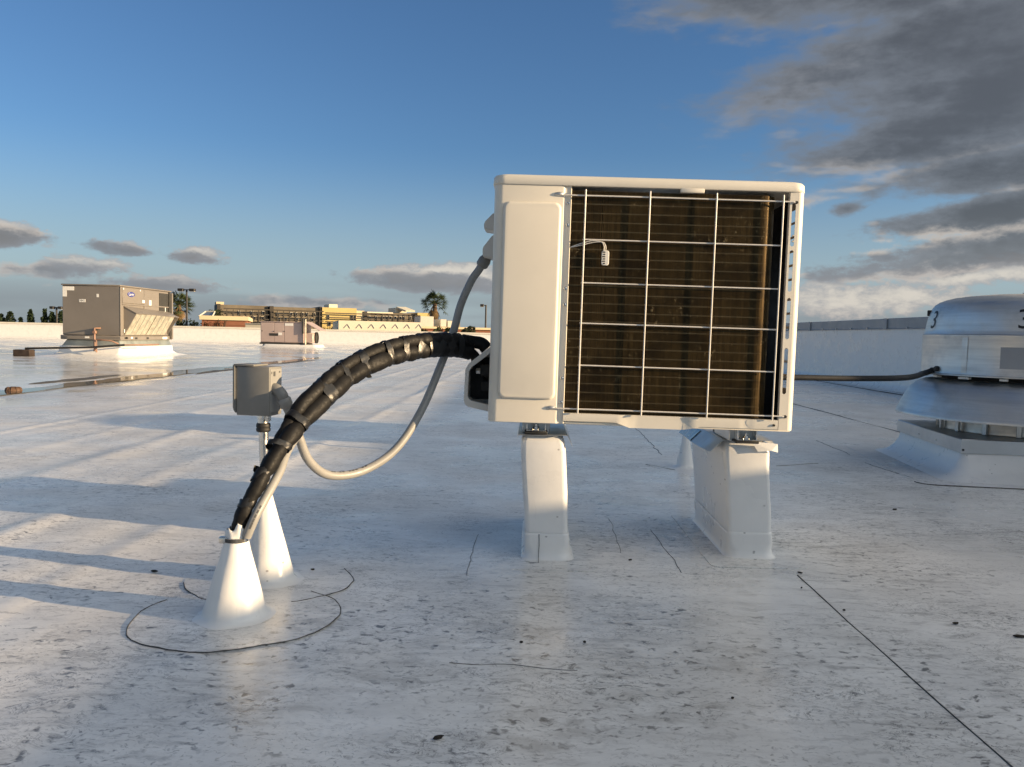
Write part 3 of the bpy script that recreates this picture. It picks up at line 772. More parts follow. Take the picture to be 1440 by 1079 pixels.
# thermistor clip
b = mbm(); lo = []
for gr, y_ in ((-.001, -.0005), (0, -.003), (0, -.009), (-.0012, -.0105)):
    lo.append([(u, y_, v) for u, v in rrect(.302-gr*0-gr, .3225+gr, .446-gr, .487+gr, .006, 3)])
stack(b, lo); bmesh.ops.reverse_faces(b, faces=b.faces[:]); tc_ = obj('sensor_clip', b, 'white_plastic', unit, 40)
for k in range(6):
    b = mbm(); z = .4495+k*.0062; box(b, .3038 if k % 2 else .3062, .3122, -.0114, -.0100, z, z+.0034, .0005, 1); obj('clip_slot', b, 'ink_black', tc_)
for dx in (0, .005):
    b = mbm(); tube(b, spline([(.308+dx, -.006, .486), (.3075+dx*.9, -.007, .500), (.300+dx*.6, -.006, .510), (.275, -.005, .513-dx), (.245, -.004, .505-dx), (.215, .002, .494)], 5), .0014, 6); obj('sensor_lead', b, 'ivory_plastic', tc_, 60)
# left side: two moulded hoods of the wiring cover
for (zc, hh, ww) in ((.572, .052, .034), (.500, .068, .036)):
    b = mbm()
    P = [(0, .10, zc+hh*.55), (0, .10, zc-hh*.5), (-ww, .10, zc-hh*.42), (-ww-.001, .10, zc-hh*.05), (-ww*.25, .10, zc+hh*.5)]
    stack(b, [[(x+.002, .105, z) for x, _, z in P], [(x+.002, .19, z) for x, _, z in P]]); bmesh.ops.bevel(b, geom=b.edges[:], offset=.003, segments=2, affect='EDGES')
    obj('wiring_hood', b, 'ivory_plastic', unit, 40)
# valve cover: open-backed scoop
b = mbm()
VX0, VX1, VZ0, VZ1 = -.078, .002, .018, .215
P = [(VX1, VZ0-.002), (VX0+.012, VZ0+.012), (VX0+.003, VZ0+.020), (VX0, VZ0+.032), (VX0+.002, .140), (VX0+.012, .158), (VX1, VZ1)]
Q = [(VX1+.0, VZ0+.018), (VX0+.022, VZ0+.030), (VX0+.014, VZ0+.036), (VX0+.0105, VZ0+.046), (VX0+.0125, .134), (VX0+.020, .147), (VX1+.0, VZ1-.020)]
y0_, y1_ = .118, .205
rA = [b.verts.new((x, y0_, z)) for x, z in P]; rB = [b.verts.new((x, y1_, z)) for x, z in P]; rC = [b.verts.new((x, y0_, z)) for x, z in Q]; rD = [b.verts.new((x, y1_-.006, z)) for x, z in Q]
for i in range(len(P)-1):
    b.faces.new((rA[i], rA[i+1], rB[i+1], rB[i])); b.faces.new((rC[i+1], rC[i], rD[i], rD[i+1])); b.faces.new((rA[i+1], rA[i], rC[i], rC[i+1]))
b.faces.new(rB); bmesh.ops.recalc_face_normals(b, faces=b.faces[:])
vc = obj('valve_cover', b, 'ivory_plastic', unit, 35)
b = mbm(); box(b, VX0+.013, 0, y1_-.012, y1_-.0075, VZ0+.03, VZ1-.04); 
box(b, -.030, -.001, y0_+.03, y1_-.02, .075, .105, .003, 1); box(b, -.034, -.001, y0_+.03, y1_-.02, .120, .155, .003, 1)
obj('valve_block', b, 'black_inside', vc)
b = mbm(); lathe(b, [(.010, 0), (.010, .012), (.004, .014)], 6, caps=(True, True))
for v in b.verts: v.co = Vector((-.034-v.co.z, y0_+.045+v.co.x, .135+v.co.y))
obj('flare_nut', b, 'zinc_bright', vc)
# mounting feet with bolts
for fx, z0 in ((.165, .372), (.765, .360)):
    for fy in (.055, .290):
        b = mbm(); zz = z0-.402+.006*(fx > .5)+.004
        box(b, fx-.052, fx-.002+.0, fy-.022, fy+.022, zz, zz+.0025, .0008, 1)
        box(b, fx-.0545, fx-.0515, fy-.022, fy+.022, zz, .004, .0006, 1); box(b, fx-.0025, fx+.0005, fy-.022, fy+.022, zz, .004, .0006, 1)
        box(b, fx-.056, fx+.002, fy-.024, fy+.022, -.0035, .0005, .0006, 1)
        ft = obj('mounting_foot', b, 'zinc_bright', unit, 40)
        b = mbm(); lathe(b, [(.012, zz+.003), (.012, zz+.0055)], 20, fx-.027, fy-.008, (True, True)); lathe(b, [(.0085, zz+.0058), (.0085, zz+.0125)], 6, fx-.027, fy-.008, (True, True)); lathe(b, [(.004, zz+.0128), (.004, zz+.020)], 10, fx-.027, fy-.008, (True, True))
        obj('bolt', b, 'zinc_bright', ft, 40)
        b = mbm(); box(b, fx-.060, fx+.006, fy-.027, fy+.030, zz-.008, zz-.0005, .002, 1); obj('rubber_pad', b, 'rubber_black', ft, 40)
for fy in (.055, .290): pass
# cross rail the feet bolt to (strut channel) on each curb
for fx, zz in ((.138, -.040), (.738, -.044)):
    b = mbm(); box(b, fx-.040, fx+.040, .075, .268, zz+.004, -.004, .002, 1); obj('mounting_rail', b, 'galvanised', unit, 40)

# ================================================================ pipe boots
def boot(name, label, cx, cy, prof, patch_r, patch_off, seed, lean=(0, 0), bead=None, clamp=True):
    t = thing(name, label, 'pipe boot', (cx, cy, 0))
    b = mbm(); lathe(b, prof, 56, wob=lambda i, a: (.0012*fbm(math.cos(a)*2+seed, math.sin(a)*2, i*.3) if 2 < i else .010*fbm(math.cos(a)*1.3+seed, math.sin(a)*1.3)))
    for v in b.verts: v.co.x += lean[0]*v.co.z; v.co.y += lean[1]*v.co.z
    obj('cone', b, 'flashing', t, 60)
    n = 72; lo = []
    def pr(a): return patch_r*(1+.10*math.cos(a-2.4)+.05*math.sin(2*a+seed)+.05*fbm(math.cos(a)*1.5+seed, math.sin(a)*1.5))
    for z, k in ((-.006, 1.0), (.0026, 1.0)):
        lo.append([(patch_off[0]+pr(2*math.pi*i/n)*k*math.cos(2*math.pi*i/n), patch_off[1]+pr(2*math.pi*i/n)*k*math.sin(2*math.pi*i/n), z+(.0001*seed)) for i in range(n)])
    stack(b := mbm(), lo); pt = obj('base_patch', b, 'roof_membrane', t, 50)
    for (a0, a1) in (bead or ()):
        m_ = max(6, int(abs(a1-a0)/4)); pts = []; rr = []
        for i in range(m_+1):
            a = R(a0+(a1-a0)*i/m_); r_ = pr(a)+.0008
            pts.append((patch_off[0]+r_*math.cos(a), patch_off[1]+r_*math.sin(a), .0028)); rr.append(.0019*(.7+.5*noise.noise(Vector((i*.6, seed, 0)))))
        bb = mbm(); tube(bb, pts, rr, 6); obj('sealant_bead', bb, 'sealant_dirty', pt, 60)
    return t
cone = lambda r0, r1, H: [(r0+.024, .0030), (r0+.015, .0042), (r0+.007, .008), (r0+.002, .014), (r0, .024)] + [(r0+(r1-r0)*k/10, .024+(H-.024)*k/10) for k in range(1, 11)]
b1 = boot('pipe_boot', 'white cone boot at the foot of the black insulated lines, nearest the camera', -.656, 1.765, cone(.066, .0235, .182), .215, (.022, -.015), 1, (.03, 0), ((-205, 62),))
# collar and clamp at its mouth
b = mbm(); lx = .03*.18
lathe(b, [(.0238, .160), (.0242, .185), (.0236, .196), (.021, .200)], 40, lx, 0, wob=lambda i, a: (.0012*math.sin(7*a+i) if i else 0))
for v in b.verts:
    if v.co.z > .19: v.co.z += .016*max(0, fbm(v.co.x*60, v.co.y*60))+ .022*max(0, v.co.x-lx)/.024
obj('ragged_collar', b, 'flashing', b1, 60)
b = mbm(); lathe(b, [(.0252, .172), (.0262, .1725), (.0262, .1825), (.0252, .183)], 48, lx, 0); 
cl = obj('hose_clamp', b, 'zinc_bright', b1, 40)
for k in range(26):
    a = R(-150+k*4.2); b = mbm(); box(b, -.0008, .0008, -.0275, -.0262, .1735, .1815)
    bmesh.ops.rotate(b, verts=b.verts[:], cent=(0, 0, 0), matrix=Matrix.Rotation(a+R(100), 3, 'Z'))
    for v in b.verts: v.co.x += lx
    if k == 0: me0 = None
    obj('clamp_slot', b, 'print_dark', cl)
b = mbm(); box(b, -.034+lx, -.016+lx, -.020, -.008, .170, .1855, .003, 2); obj('clamp_screw_housing', b, 'zinc_bright', cl, 40)
b2 = boot('pipe_boot', 'white cone boot carrying the metal conduit of the grey switch box', -.662, 2.03, cone(.060, .0165, .225), .200, (.016, -.01), 2, (-.05, 0), ((-170, -95), (-60, 38)))
b3 = boot('pipe_boot', 'small white boot standing on the roof behind the condensing unit', .788, 4.03, cone(.040, .016, .165), .16, (0, 0), 3)

# ================================================================ conduit mast and switch box
t = thing('conduit_mast', 'bright steel conduit rising from the rear cone boot to the switch box', 'conduit', (-.668, 2.03, .20))
b = mbm(); tube(b, [(-.001, 0, -.02), (-.009, 0, .12), (-.0125, 0, .222)], .0125, 20); obj('pipe', b, 'zinc_bright', t, 60)
b = mbm(); lathe(b, [(.0145, .186), (.0175, .188), (.0182, .194), (.0165, .197), (.0182, .200), (.0172, .207), (.0150, .209)], 24, -.0118, 0, (True, True)); obj('compression_nut', b, 'rubber_black', t, 50)
b = mbm(); lathe(b, [(.0138, .209), (.0138, .220), (.0155, .221), (.0155, .230)], 24, -.0122, 0, (True, True)); obj('box_connector', b, 'zinc_bright', t, 50)
t = thing('disconnect_box', 'small grey electrical switch box on top of the steel conduit', 'switch box', (-.686, 2.03, .430))
t.rotation_euler = (0, 0, R(-9))
b = mbm(); box(b, -.050, .040, -.034, .034, .0, .124, .003, 2); obj('enclosure', b, 'box_grey', t, 40)
b = mbm(); stack(b, [[(-.0505, y_, z) for y_, z in ((-.038, .004), (.038, .004), (.038, .130), (-.038, .130))], [(-.059, y_, z) for y_, z in ((-.037, .016), (.037, .016), (.037, .129), (-.037, .129))]])
bmesh.ops.bevel(b, geom=b.edges[:], offset=.0025, segments=2, affect='EDGES'); box(b, -.052, .0, -.0375, .0375, .1243, .1295, .0015, 1)
obj('cover', b, 'box_grey', t, 40)
b = mbm(); box(b, .0402, .0412, -.030, .030, .010, .118, .0004, 1); fl_ = obj('side_plate', b, 'conduit_grey', t)
for (y_, z, w_, h_) in ((-.010, .106, .010, .012), (-.024, .109, .003, .006), (.018, .110, .006, .004)):
    b = mbm(); box(b, .0412, .0418, y_-w_/2, y_+w_/2, z-h_/2, z+h_/2); obj('vent_slot', b, 'print_dark', fl_)
b = mbm(); box(b, .026, .036, -.030, -.014, -.014, .002, .002, 1); obj('ground_lug', b, 'zinc_bright', t, 40)

# ================================================================ flexible conduit from the unit to the switch box
t = thing('flexible_conduit', 'grey flexible conduit looping from the unit down and up to the switch box', 'conduit', (-.62, 2.01, .468))
path = [(-.146, 2.42, .866), (-.163, 2.42, .838), (-.184, 2.42, .806), (-.214, 2.42, .735), (-.236, 2.42, .650), (-.268, 2.4, .555), (-.317, 2.335, .420), (-.380, 2.27, .314), (-.459, 2.20, .262), (-.530, 2.12, .262), (-.569, 2.06, .308), (-.588, 2.03, .374), (-.606, 2.02, .430), (-.618, 2.013, .462)]
org = Vector(t.location)
b = mbm(); tube(b, [p-org for p in spline(path, 10)], .0118, 18); jk = obj('jacket', b, 'conduit_grey', t, 60)
def cyl_between(bm_, a, c, r, n=16): return tube(bm_, [a, c], r, n)
A = Vector(path[-1])-org; d_ = (Vector(path[-1])-Vector(path[-2])).normalized()
b = mbm(); tube(b, [A-d_*.010, A-d_*.004, A+d_*.010, A+d_*.014], [.0145, .0175, .0180, .0155], 10); obj('compression_nut', b, 'conduit_grey', t, 40)
el = spline([A+d_*.012, A+d_*.026, A+d_*.034+Vector((-.010, .004, .004)), A+d_*.034+Vector((-.024, .008, .004)), A+d_*.030+Vector((-.040, .012, .002))], 6)
b = mbm(); tube(b, el, .0145, 16); obj('elbow_fitting', b, 'box_grey', t, 60)
b = mbm(); tube(b, [el[-1]+Vector((.008, -.002, 0)), el[-1]+Vector((-.002, .001, 0))], .019, 6); obj('lock_nut', b, 'box_grey', t, 40)
b = mbm(); B_ = Vector(path[0])-org; e_ = (Vector(path[0])-Vector(path[1])).normalized()
tube(b, [B_-e_*.020, B_-e_*.014, B_+e_*.004, B_+e_*.012], [.0145, .0185, .0185, .015], 10); obj('compression_nut', b, 'box_grey', t, 40)
# faint print along the lit belly of the loop
sp_ = spline(path, 10)
for i in (79, 80, 82, 83, 84, 86, 87, 89, 90):
    p = sp_[i]; q = sp_[i+1]; dd = (q-p).normalized(); up_ = Vector((0, -.55, .83)); side = (up_-dd*up_.dot(dd)).normalized()
    nrm = dd.cross(side); b = mbm()
    c0 = p-org+side*.01195
    vs = [b.verts.new(c0+dd*u+nrm*w_) for u, w_ in ((-.0035, -.0022), (.0035, -.0022), (.0035, .0022), (-.0035, .0022))]; b.faces.new(vs); obj('printed_letter', b, 'print_dark', jk)

# ================================================================ insulated refrigerant lines
t = thing('refrigerant_lines', 'black foam-insulated refrigerant lines bound with tape, arching from boot to unit', 'pipe', (-.646, 1.765, .20))
org = Vector(t.location)
ctr = [(-.646, 1.765, .190), (-.642, 1.766, .215), (-.633, 1.77, .246), (-.616, 1.79, .291), (-.593, 1.83, .350), (-.571, 1.88, .400), (-.547, 1.94, .446), (-.512, 2.0, .493), (-.474, 2.08, .539), (-.415, 2.16, .577), (-.351, 2.24, .600), (-.281, 2.32, .611), (-.225, 2.39, .610), (-.185, 2.43, .604)]
cs = spline(ctr, 12); fr = frames(cs); N_ = len(cs)
cum = [0.0]
for i in range(1, N_): cum.append(cum[-1]+(cs[i]-cs[i-1]).length)
Lb = cum[-1]
BPX = [(350, 708), (371, 664), (394, 628), (418, 592), (456, 552), (484, 530), (511, 514), (544, 500), (566, 493), (588, 489), (603, 488), (617, 488), (630, 488), (642, 488)]
BANDS = []
for px_, py_ in BPX:
    best = min(range(N_), key=lambda q: (lambda v_: (720+FPX*v_.dot(RGT)/v_.dot(FWD)-px_)**2+(539.5-FPX*v_.dot(UPV)/v_.dot(FWD)-py_)**2)(cs[q]-CAM)); BANDS.append(cum[best])
def pinch(s_): return min(1.0, min(abs(s_-q) for q in BANDS)/.026)
def side(i):
    """(upper-left, toward-camera) cross directions of the bundle"""
    p, t_, a, c_ = fr[i]; cam_dir = (CAM-p).normalized(); v = (cam_dir-t_*cam_dir.dot(t_)).normalized(); u = v.cross(t_)
    if u.z < 0: u = -u
    return u, v
rnd = random.Random(3)
pa, ra, pb, rb = [], [], [], []
for i in range(N_):
    u, v = side(i); s_ = cum[i]/Lb; k = pinch(cum[i])
    grow = min(1, (s_/.40)**1.4)
    offu = .010*grow+.004*math.sin(9*s_)
    pa.append(cs[i]-u*(.010*grow)+v*(.004*math.sin(13*s_))-org)
    ra.append((.0195+.0095*grow)*(.76+.24*k**.5)*(1+.10*fbm(s_*14, 1)+.07*fbm(s_*38, 7))*.85)
    if s_ > .20:
        j = min(1, (s_-.20)/.16)
        pb.append(cs[i]+u*(.004+.016*j)+v*(.006-.016*(1-j)+.004*math.sin(17*s_))-org)
        rb.append((.0150+.0060*j)*(.66+.34*k**.5)*(1+.12*fbm(s_*17, 4)+.09*fbm(s_*43, 2))*.87)
lump = lambda sd: (lambda i, th: 1+.09*fbm(math.cos(th)*1.2+sd, math.sin(th)*1.2, i*.12))
b = mbm(); tube(b, pa, ra, 20, True, lump(2)); obj('suction_line', b, 'foam_black', t, 60)
b = mbm(); tube(b, pb, rb, 18, True, lump(6)); obj('liquid_line', b, 'foam_black', t, 60)
for bi, s_ in enumerate(BANDS):
    i = min(range(N_), key=lambda q: abs(cum[q]-s_)); u, v = side(i); p, t_, _, _ = fr[i]; f_ = s_/Lb; grow = min(1, (f_/.40)**1.4)
    wband = rnd.uniform(.016, .036); hu = (.0205+.0150*grow if f_ > .22 else .0175); hv = (.0172+.0066*grow)*rnd.uniform(.95, 1.05)
    cen = p + u*(.003*grow) - org
    skew = rnd.uniform(-.9, .9); b = mbm(); lo = []
    for q in range(5):
        w_ = (q/4-.5)*wband; e = 1.0+(.012 if 0 < q < 4 else -.01)
        lp = []
        for k in range(28):
            th = 2*math.pi*k/28; cu_, su_ = math.cos(th), math.sin(th)
            pw = .86
            xx = math.copysign(abs(cu_)**pw, cu_)*hu*e; yy = math.copysign(abs(su_)**pw, su_)*hv*e
            waist = 1-.10*(1-abs(cu_))**2*(1 if f_ > .2 else 0)
            n_ = 1+.09*fbm(math.cos(th)*2+bi*3, math.sin(th)*2, q*.8)
            lp.append(cen + u*xx*n_ + v*yy*n_*waist + t_*(w_+skew*.010*cu_*2+.004*fbm(th, bi, q)))
        lo.append(lp)
    stack(b, lo, False, False); obj('tape_band', b, 'tape_black', t, 60)
    if bi in (1, 6):
        b = mbm(); k0 = cen+u*(hu*.95 if bi % 2 else -hu)-v*.004
        d2 = (u if bi % 2 else -u)
        vs = [b.verts.new(k0+t_*a_+d2*h_+v*w_) for a_, h_, w_ in ((-.010, -.002, 0), (.010, -.002, .002), (.006, .009, .008), (-.007, .006, .010))]; b.faces.new(vs); obj('tape_flap', b, 'tape_black', t)
# line ends turning into the valve cover
b = mbm(); u, v = side(N_-1); e0 = pb[-1]
tube(b, spline([e0-(fr[-1][1])*.03, e0, e0+Vector((.030, .006, -.004)), e0+Vector((.046, .008, -.020))], 6), [.0185]*19 if False else .0195, 18, True, lump(8)); obj('insulation_end', b, 'foam_black', t, 60)
b = mbm(); e1 = pa[-1]
tube(b, spline([e1-(fr[-1][1])*.03, e1, e1+Vector((.022, .004, -.022)), e1+Vector((.040, .004, -.052)), e1+Vector((.060, .004, -.075))], 6), .0155, 16, True, lump(9)); obj('insulation_end', b, 'foam_black', t, 60)
# grey control conduit tied under the lines
cc = [(-.624, 1.752, .185), (-.615, 1.754, .208), (-.604, 1.765, .238), (-.590, 1.795, .276), (-.578, 1.840, .318), (-.574, 1.890, .362), (-.560, 1.955, .405)]
b = mbm(); tube(b, [p-org for p in spline(cc, 8)], .0105, 14); cj = obj('control_conduit', b, 'conduit_grey', t, 60)
scc = spline(cc, 8)
for i in range(8, 20, 2):
    p = scc[i]; dd = (scc[i+1]-p).normalized(); cd_ = (CAM-p).normalized(); sd_ = (cd_-dd*cd_.dot(dd)).normalized(); nn = dd.cross(sd_); b = mbm(); c0 = p-org+sd_*.0107
    b.faces.new([b.verts.new(c0+dd*a_+nn*w_) for a_, w_ in ((-.004, -.0018), (.004, -.0018), (.004, .0018), (-.004, .0018))]); obj('printed_letter', b, 'print_dark', cj)

# ================================================================ round exhaust fan
FX, FY = 2.61, 4.31
fan = thing('exhaust_fan', 'round spun-aluminium rooftop exhaust fan marked with the numeral 3', 'exhaust fan', (FX, FY, 0))
# curb wrapped in membrane
b = mbm(); lo = []; rz = R(-7)
def rot2(u, v): return (u*math.cos(rz)-v*math.sin(rz), u*math.sin(rz)+v*math.cos(rz))
for z, h_, rr in ((-.006, .60, .12), (.004, .58, .11), (.012, .55, .10), (.028, .52, .08), (.055, .492, .06), (.09, .474, .045), (.135, .460, .03), (.150, .455, .02)):
    lp = []
    for u, v in rrect(-h_, h_, -h_, h_, rr, 7):
        w_ = .012*fbm(u*4, v*4, z*8) if z < .13 else 0
        x, y_ = rot2(u*(1+w_*2), v*(1+w_*2)); lp.append((x, y_, z+.004*fbm(u*5, v*5) if z > .003 and z < .14 else z))
    lo.append(lp)
stack(b, lo, False, True); obj('curb_flashing', b, 'flashing', fan, 60)
b = mbm(); pts = []
for u, v in rrect(-.72, .72, -.70, .70, .07, 6): pts.append((*rot2(u, v), .004))
lo = [[(x+.01*fbm(x*3, y_*3), y_+.01*fbm(x*3+5, y_*3), z) for x, y_, _ in pts] for z in (-.006, .0024)]
stack(b, lo); pt = obj('base_patch', b, 'roof_membrane', fan, 60)
b = mbm(); tube(b, [(x, y_, .003) for x, y_, _ in lo[1][14:22]], .0025, 5); obj('sealant_bead', b, 'sealant_dirty', pt)
# square metal base cap
b = mbm(); CH = .472
lo = []
for z, h_ in ((.126, CH), (.190, CH), (.194, CH-.004)): lo.append([(*rot2(u, v), z) for u, v in ((-h_, -h_), (h_, -h_), (h_, h_), (-h_, h_))])
stack(b, lo, False, True); bc = obj('base_cap', b, 'galvanised', fan)
for (u, v) in ((-CH+.010, -CH-.001), (-.05, -CH-.001), (.25, -CH-.001)):
    b = mbm(); bmesh.ops.create_cone(b, cap_ends=True, radius1=.006, radius2=.005, depth=.004, segments=10)
    x, y_ = rot2(u, v); bmesh.ops.transform(b, matrix=Matrix.Translation((x, y_, .142)) @ Matrix.Rotation(R(90), 4, 'X'), verts=b.verts[:]); obj('screw', b, 'rubber_black', bc)
for u, v in ((-CH-.001, .10), (-CH-.001, -.15)):
    b = mbm(); bmesh.ops.create_cone(b, cap_ends=True, radius1=.005, radius2=.004, depth=.004, segments=10)
    x, y_ = rot2(u, v); bmesh.ops.transform(b, matrix=Matrix.Translation((x, y_, .150)) @ Matrix.Rotation(R(90), 4, 'Y'), verts=b.verts[:]); obj('screw', b, 'zinc_bright', bc)
# throat
b = mbm(); lathe(b, [(.385, .192), (.375, .20), (.37, .30), (.36, .40)], 64, wob=lambda i, a: .004*math.sin(9*a)+.003*math.sin(23*a)); obj('throat', b, 'spun_aluminium', fan, 40)
for k in range(10):
    a = R(150+k*22); b = mbm(); box(b, .385, .400, -.012, .012, .196, .34, .002, 1); bmesh.ops.rotate(b, verts=b.verts[:], cent=(0, 0, 0), matrix=Matrix.Rotation(a, 3, 'Z')); obj('strut', b, 'galvanised', fan, 40)
# bell (wind band)
bell = [(r*.885, z) for r, z in [(.40, .462), (.47, .467), (.53, .460), (.572, .443), (.606, .415), (.633, .378), (.653, .342), (.668, .310), (.678, .288), (.686, .277), (.684, .270), (.674, .270), (.655, .310), (.61, .385), (.55, .437), (.47, .455), (.40, .450)]]
b = mbm(); lathe(b, bell, 120); obj('bell', b, 'spun_aluminium', fan, 50)
# dark gap with stand-offs, then the drum and dome
b = mbm(); lathe(b, [(.415, .458), (.415, .492)], 60); lathe(b, [(.26, .487), (.482, .487)], 60); obj('gap_liner', b, 'black_inside', fan)
for k in range(16):
    a = R(k*22.5+4); b = mbm(); w_ = .028 if k % 2 else .018; box(b, .458, .483, -w_, w_, .4745, .486, .001, 1); bmesh.ops.rotate(b, verts=b.verts[:], cent=(0, 0, 0), matrix=Matrix.Rotation(a, 3, 'Z')); obj('standoff', b, 'white_plastic', fan)
drum = [(r*.885, z) for r, z in [(.555, .4885), (.562, .490), (.562, .496), (.556, .499), (.553, .51), (.551, .60), (.551, .684), (.5535, .690), (.5535, .697), (.545, .702)]]
b = mbm(); lathe(b, drum, 128, wob=lambda i, a: .0012*fbm(math.cos(a)*2.5, math.sin(a)*2.5, i*.2)); dr = obj('drum', b, 'spun_aluminium', fan, 35)
dome = [(r*.885, z) for r, z in [(.548, .698), (.543, .704), (.538, .73), (.533, .757), (.527, .785), (.519, .812), (.507, .838), (.490, .859), (.466, .874), (.432, .886), (.390, .896), (.33, .904), (.25, .911), (.15, .916), (.06, .918), (.001, .9185)]]
b = mbm(); lathe(b, dome, 128); dm = obj('dome', b, 'spun_aluminium', fan, 35)
b = mbm(); lathe(b, [(.005, .917), (.030, .9185), (.030, .926), (.022, .930), (.001, .931)], 16); obj('dome_bolt', b, 'galvanised', dm, 40)
# raised seam on the drum and a faded rating plate
def dome_r(z):
    for (r0_, z0_), (r1_, z1_) in zip(dome, dome[1:]):
        if z0_ <= z <= z1_: return r0_+(r1_-r0_)*(z-z0_)/(z1_-z0_)
    return .487
camaz = math.atan2(CAM.y-FY, CAM.x-FX)
def curved(fn_r, a0, a1, z0, z1, off, n=10):
    b = mbm(); V = [[b.verts.new(((fn_r(z0+(z1-z0)*j/6)+off)*math.cos(a0+(a1-a0)*i/n), (fn_r(z0+(z1-z0)*j/6)+off)*math.sin(a0+(a1-a0)*i/n), z0+(z1-z0)*j/6)) for j in range(7)] for i in range(n+1)]
    for i in range(n):
        for j in range(6): b.faces.new((V[i][j], V[i+1][j], V[i+1][j+1], V[i][j+1]))
    return b
obj('rating_plate', curved(lambda z: .489, camaz+R(-12), camaz+R(11), .535, .640, .0008), 'coping_metal', dr)
obj('drum_seam', curved(lambda z: .488, camaz+R(-33.5), camaz+R(-30), .50, .684, .0022, 4), 'spun_aluminium', dr)
th3 = text_mesh('3', 1.0)
xs_ = [v.co.x for v in th3.vertices]; ys_ = [v.co.y for v in th3.vertices]; cx_, cy_, hh_, ww_ = (min(xs_)+max(xs_))/2, (min(ys_)+max(ys_))/2, max(ys_)-min(ys_), max(xs_)-min(xs_)
for az0, zc in ((camaz+R(-63), .778), (camaz+R(-1.3), .778)):
    H_, W_ = .094, .050
    obj('number_sticker', curved(dome_r, az0-R(3.6), az0+R(3.6), zc-.058, zc+.058, .0006), 'spun_aluminium', dm)
    b = mbm(); b.from_mesh(th3); bmesh.ops.triangulate(b, faces=b.faces[:])
    for _ in range(2): bmesh.ops.subdivide_edges(b, edges=b.edges[:], cuts=1)
    for v in b.verts:
        u = (v.co.x-cx_)/ww_*W_; z = zc+(v.co.y-cy_)/hh_*H_
        r_ = dome_r(z)+.0018; a = az0+u/r_; v.co = Vector((r_*math.cos(a), r_*math.sin(a), z))
    obj('numeral', b, 'ink_black', dm)
b = mbm(); a = camaz+R(-80); box(b, .445, .472, -.010, .010, .800, .832, .003, 1); bmesh.ops.rotate(b, verts=b.verts[:], cent=(0, 0, 0), matrix=Matrix.Rotation(a, 3, 'Z')); obj('dome_clip', b, 'pole_dark', dm, 40)
# gland where its cable enters
ga = camaz+R(-56)
for da, z, r_ in ((0, .508, .017), (R(4.6), .520, .014)):
    b = mbm(); a = ga+da; p0 = Vector((.482*math.cos(a), .482*math.sin(a), z)); d_ = Vector((math.cos(a), math.sin(a), 0)); tube(b, [p0, p0+d_*.018, p0+d_*.024], [r_, r_, r_*.7], 12); obj('cable_gland', b, 'rubber_black', dr, 40)
# power cable to the boot behind the unit
gp = Vector((FX+.506*math.cos(ga), FY+.506*math.sin(ga), .508))
t = thing('power_cable', 'dark grey flexible cable running level from the exhaust fan behind the unit', 'cable', gp)
cp_ = [gp-Vector((math.cos(ga), math.sin(ga), 0))*.01, gp+Vector((-.045, -.03, -.014)), (1.86, 4.03, .478), (1.60, 4.05, .467), (1.31, 4.03, .466), (1.02, 4.03, .460), (.88, 4.03, .435), (.81, 4.03, .36), (.79, 4.03, .25), (.788, 4.03, .15)]
b = mbm(); tube(b, [Vector(p)-gp for p in spline(cp_, 10)], .0145, 14); obj('jacket', b, 'rubber_black', t, 60)

# ================================================================ rooftop units
def part_box(name, mat, par, x0, x1, y0, y1, z0, z1, bev=.004, org=None):
    b = mbm(); o_ = org if org is not None else Vector(par.location)
    box(b, x0-o_.x, x1-o_.x, y0-o_.y, y1-o_.y, z0-o_.z, z1-o_.z, bev, 1); return obj(name, b, mat, par, 40)
def part_poly(name, mat, par, pts, thick=None, org=None):
    """planar polygon, given thickness along -its normal"""
    o_ = org if org is not None else Vector(par.location); P = [Vector(p)-o_ for p in pts]
    n_ = (P[1]-P[0]).cross(P[2]-P[1]).normalized(); b = mbm()
    if thick: stack(b, [[p-n_*thick for p in P], P])
    else: b.faces.new([b.verts.new(p) for p in P])
    return obj(name, b, mat, par, 40)
X0, X1, Y0, Y1 = -9.43, -8.26, 15.98, 18.25
o1 = Vector(((X0+X1)/2, (Y0+Y1)/2, 0))
ru = thing('rooftop_unit', 'large grey-brown packaged rooftop unit with slanted intake hood and blue oval badge', 'air handler', o1)
b = mbm(); lo = []
for z, h_, rr in ((-.01, .60, .3), (.01, .45, .25), (.04, .20, .12), (.09, .08, .06), (.20, .05, .03), (.215, .045, .03)):
    lo.append([(u-o1.x, v-o1.y, z) for u, v in rrect(X0-h_*.9, X1+h_*.5, Y0-h_, Y1+h_, rr, 5)])
stack(b, lo, False, True); obj('curb_flashing', b, 'flashing', ru, 60)
# flared metal adapter
b = mbm(); stack(b, [[(u-o1.x, v-o1.y, .205) for u, v in rrect(X0-.02, X1+.02, Y0-.03, Y1, .02, 2)], [(u-o1.x, v-o1.y, .365) for u, v in rrect(X0+.09, X1-.02, Y0+.02, Y1-.03, .02, 2)]]); obj('curb_adapter', b, 'adapter_metal', ru, 40)
part_box('base_rail', 'rtu_paint', ru, X0-.03, X1+.03, Y0-.03, Y1+.03, .345, .43, .01)
for q in (.55, 1.05):
    part_box('fork_slot', 'rtu_dark', ru, X1+.0302, X1+.034, Y0+q, Y0+q+.10, .365, .405, 0)
part_box('fork_slot', 'rtu_dark', ru, X1+.0302, X1+.034, Y0+.12, Y0+.26, .37, .41, 0)
body = part_box('cabinet', 'rtu_paint', ru, X0, X1, Y0, Y1, .432, 1.425, .012)
part_box('roof_cap', 'rtu_paint', ru, X0-.015, X1+.02, Y0-.015, Y1+.015, 1.427, 1.455, .006)
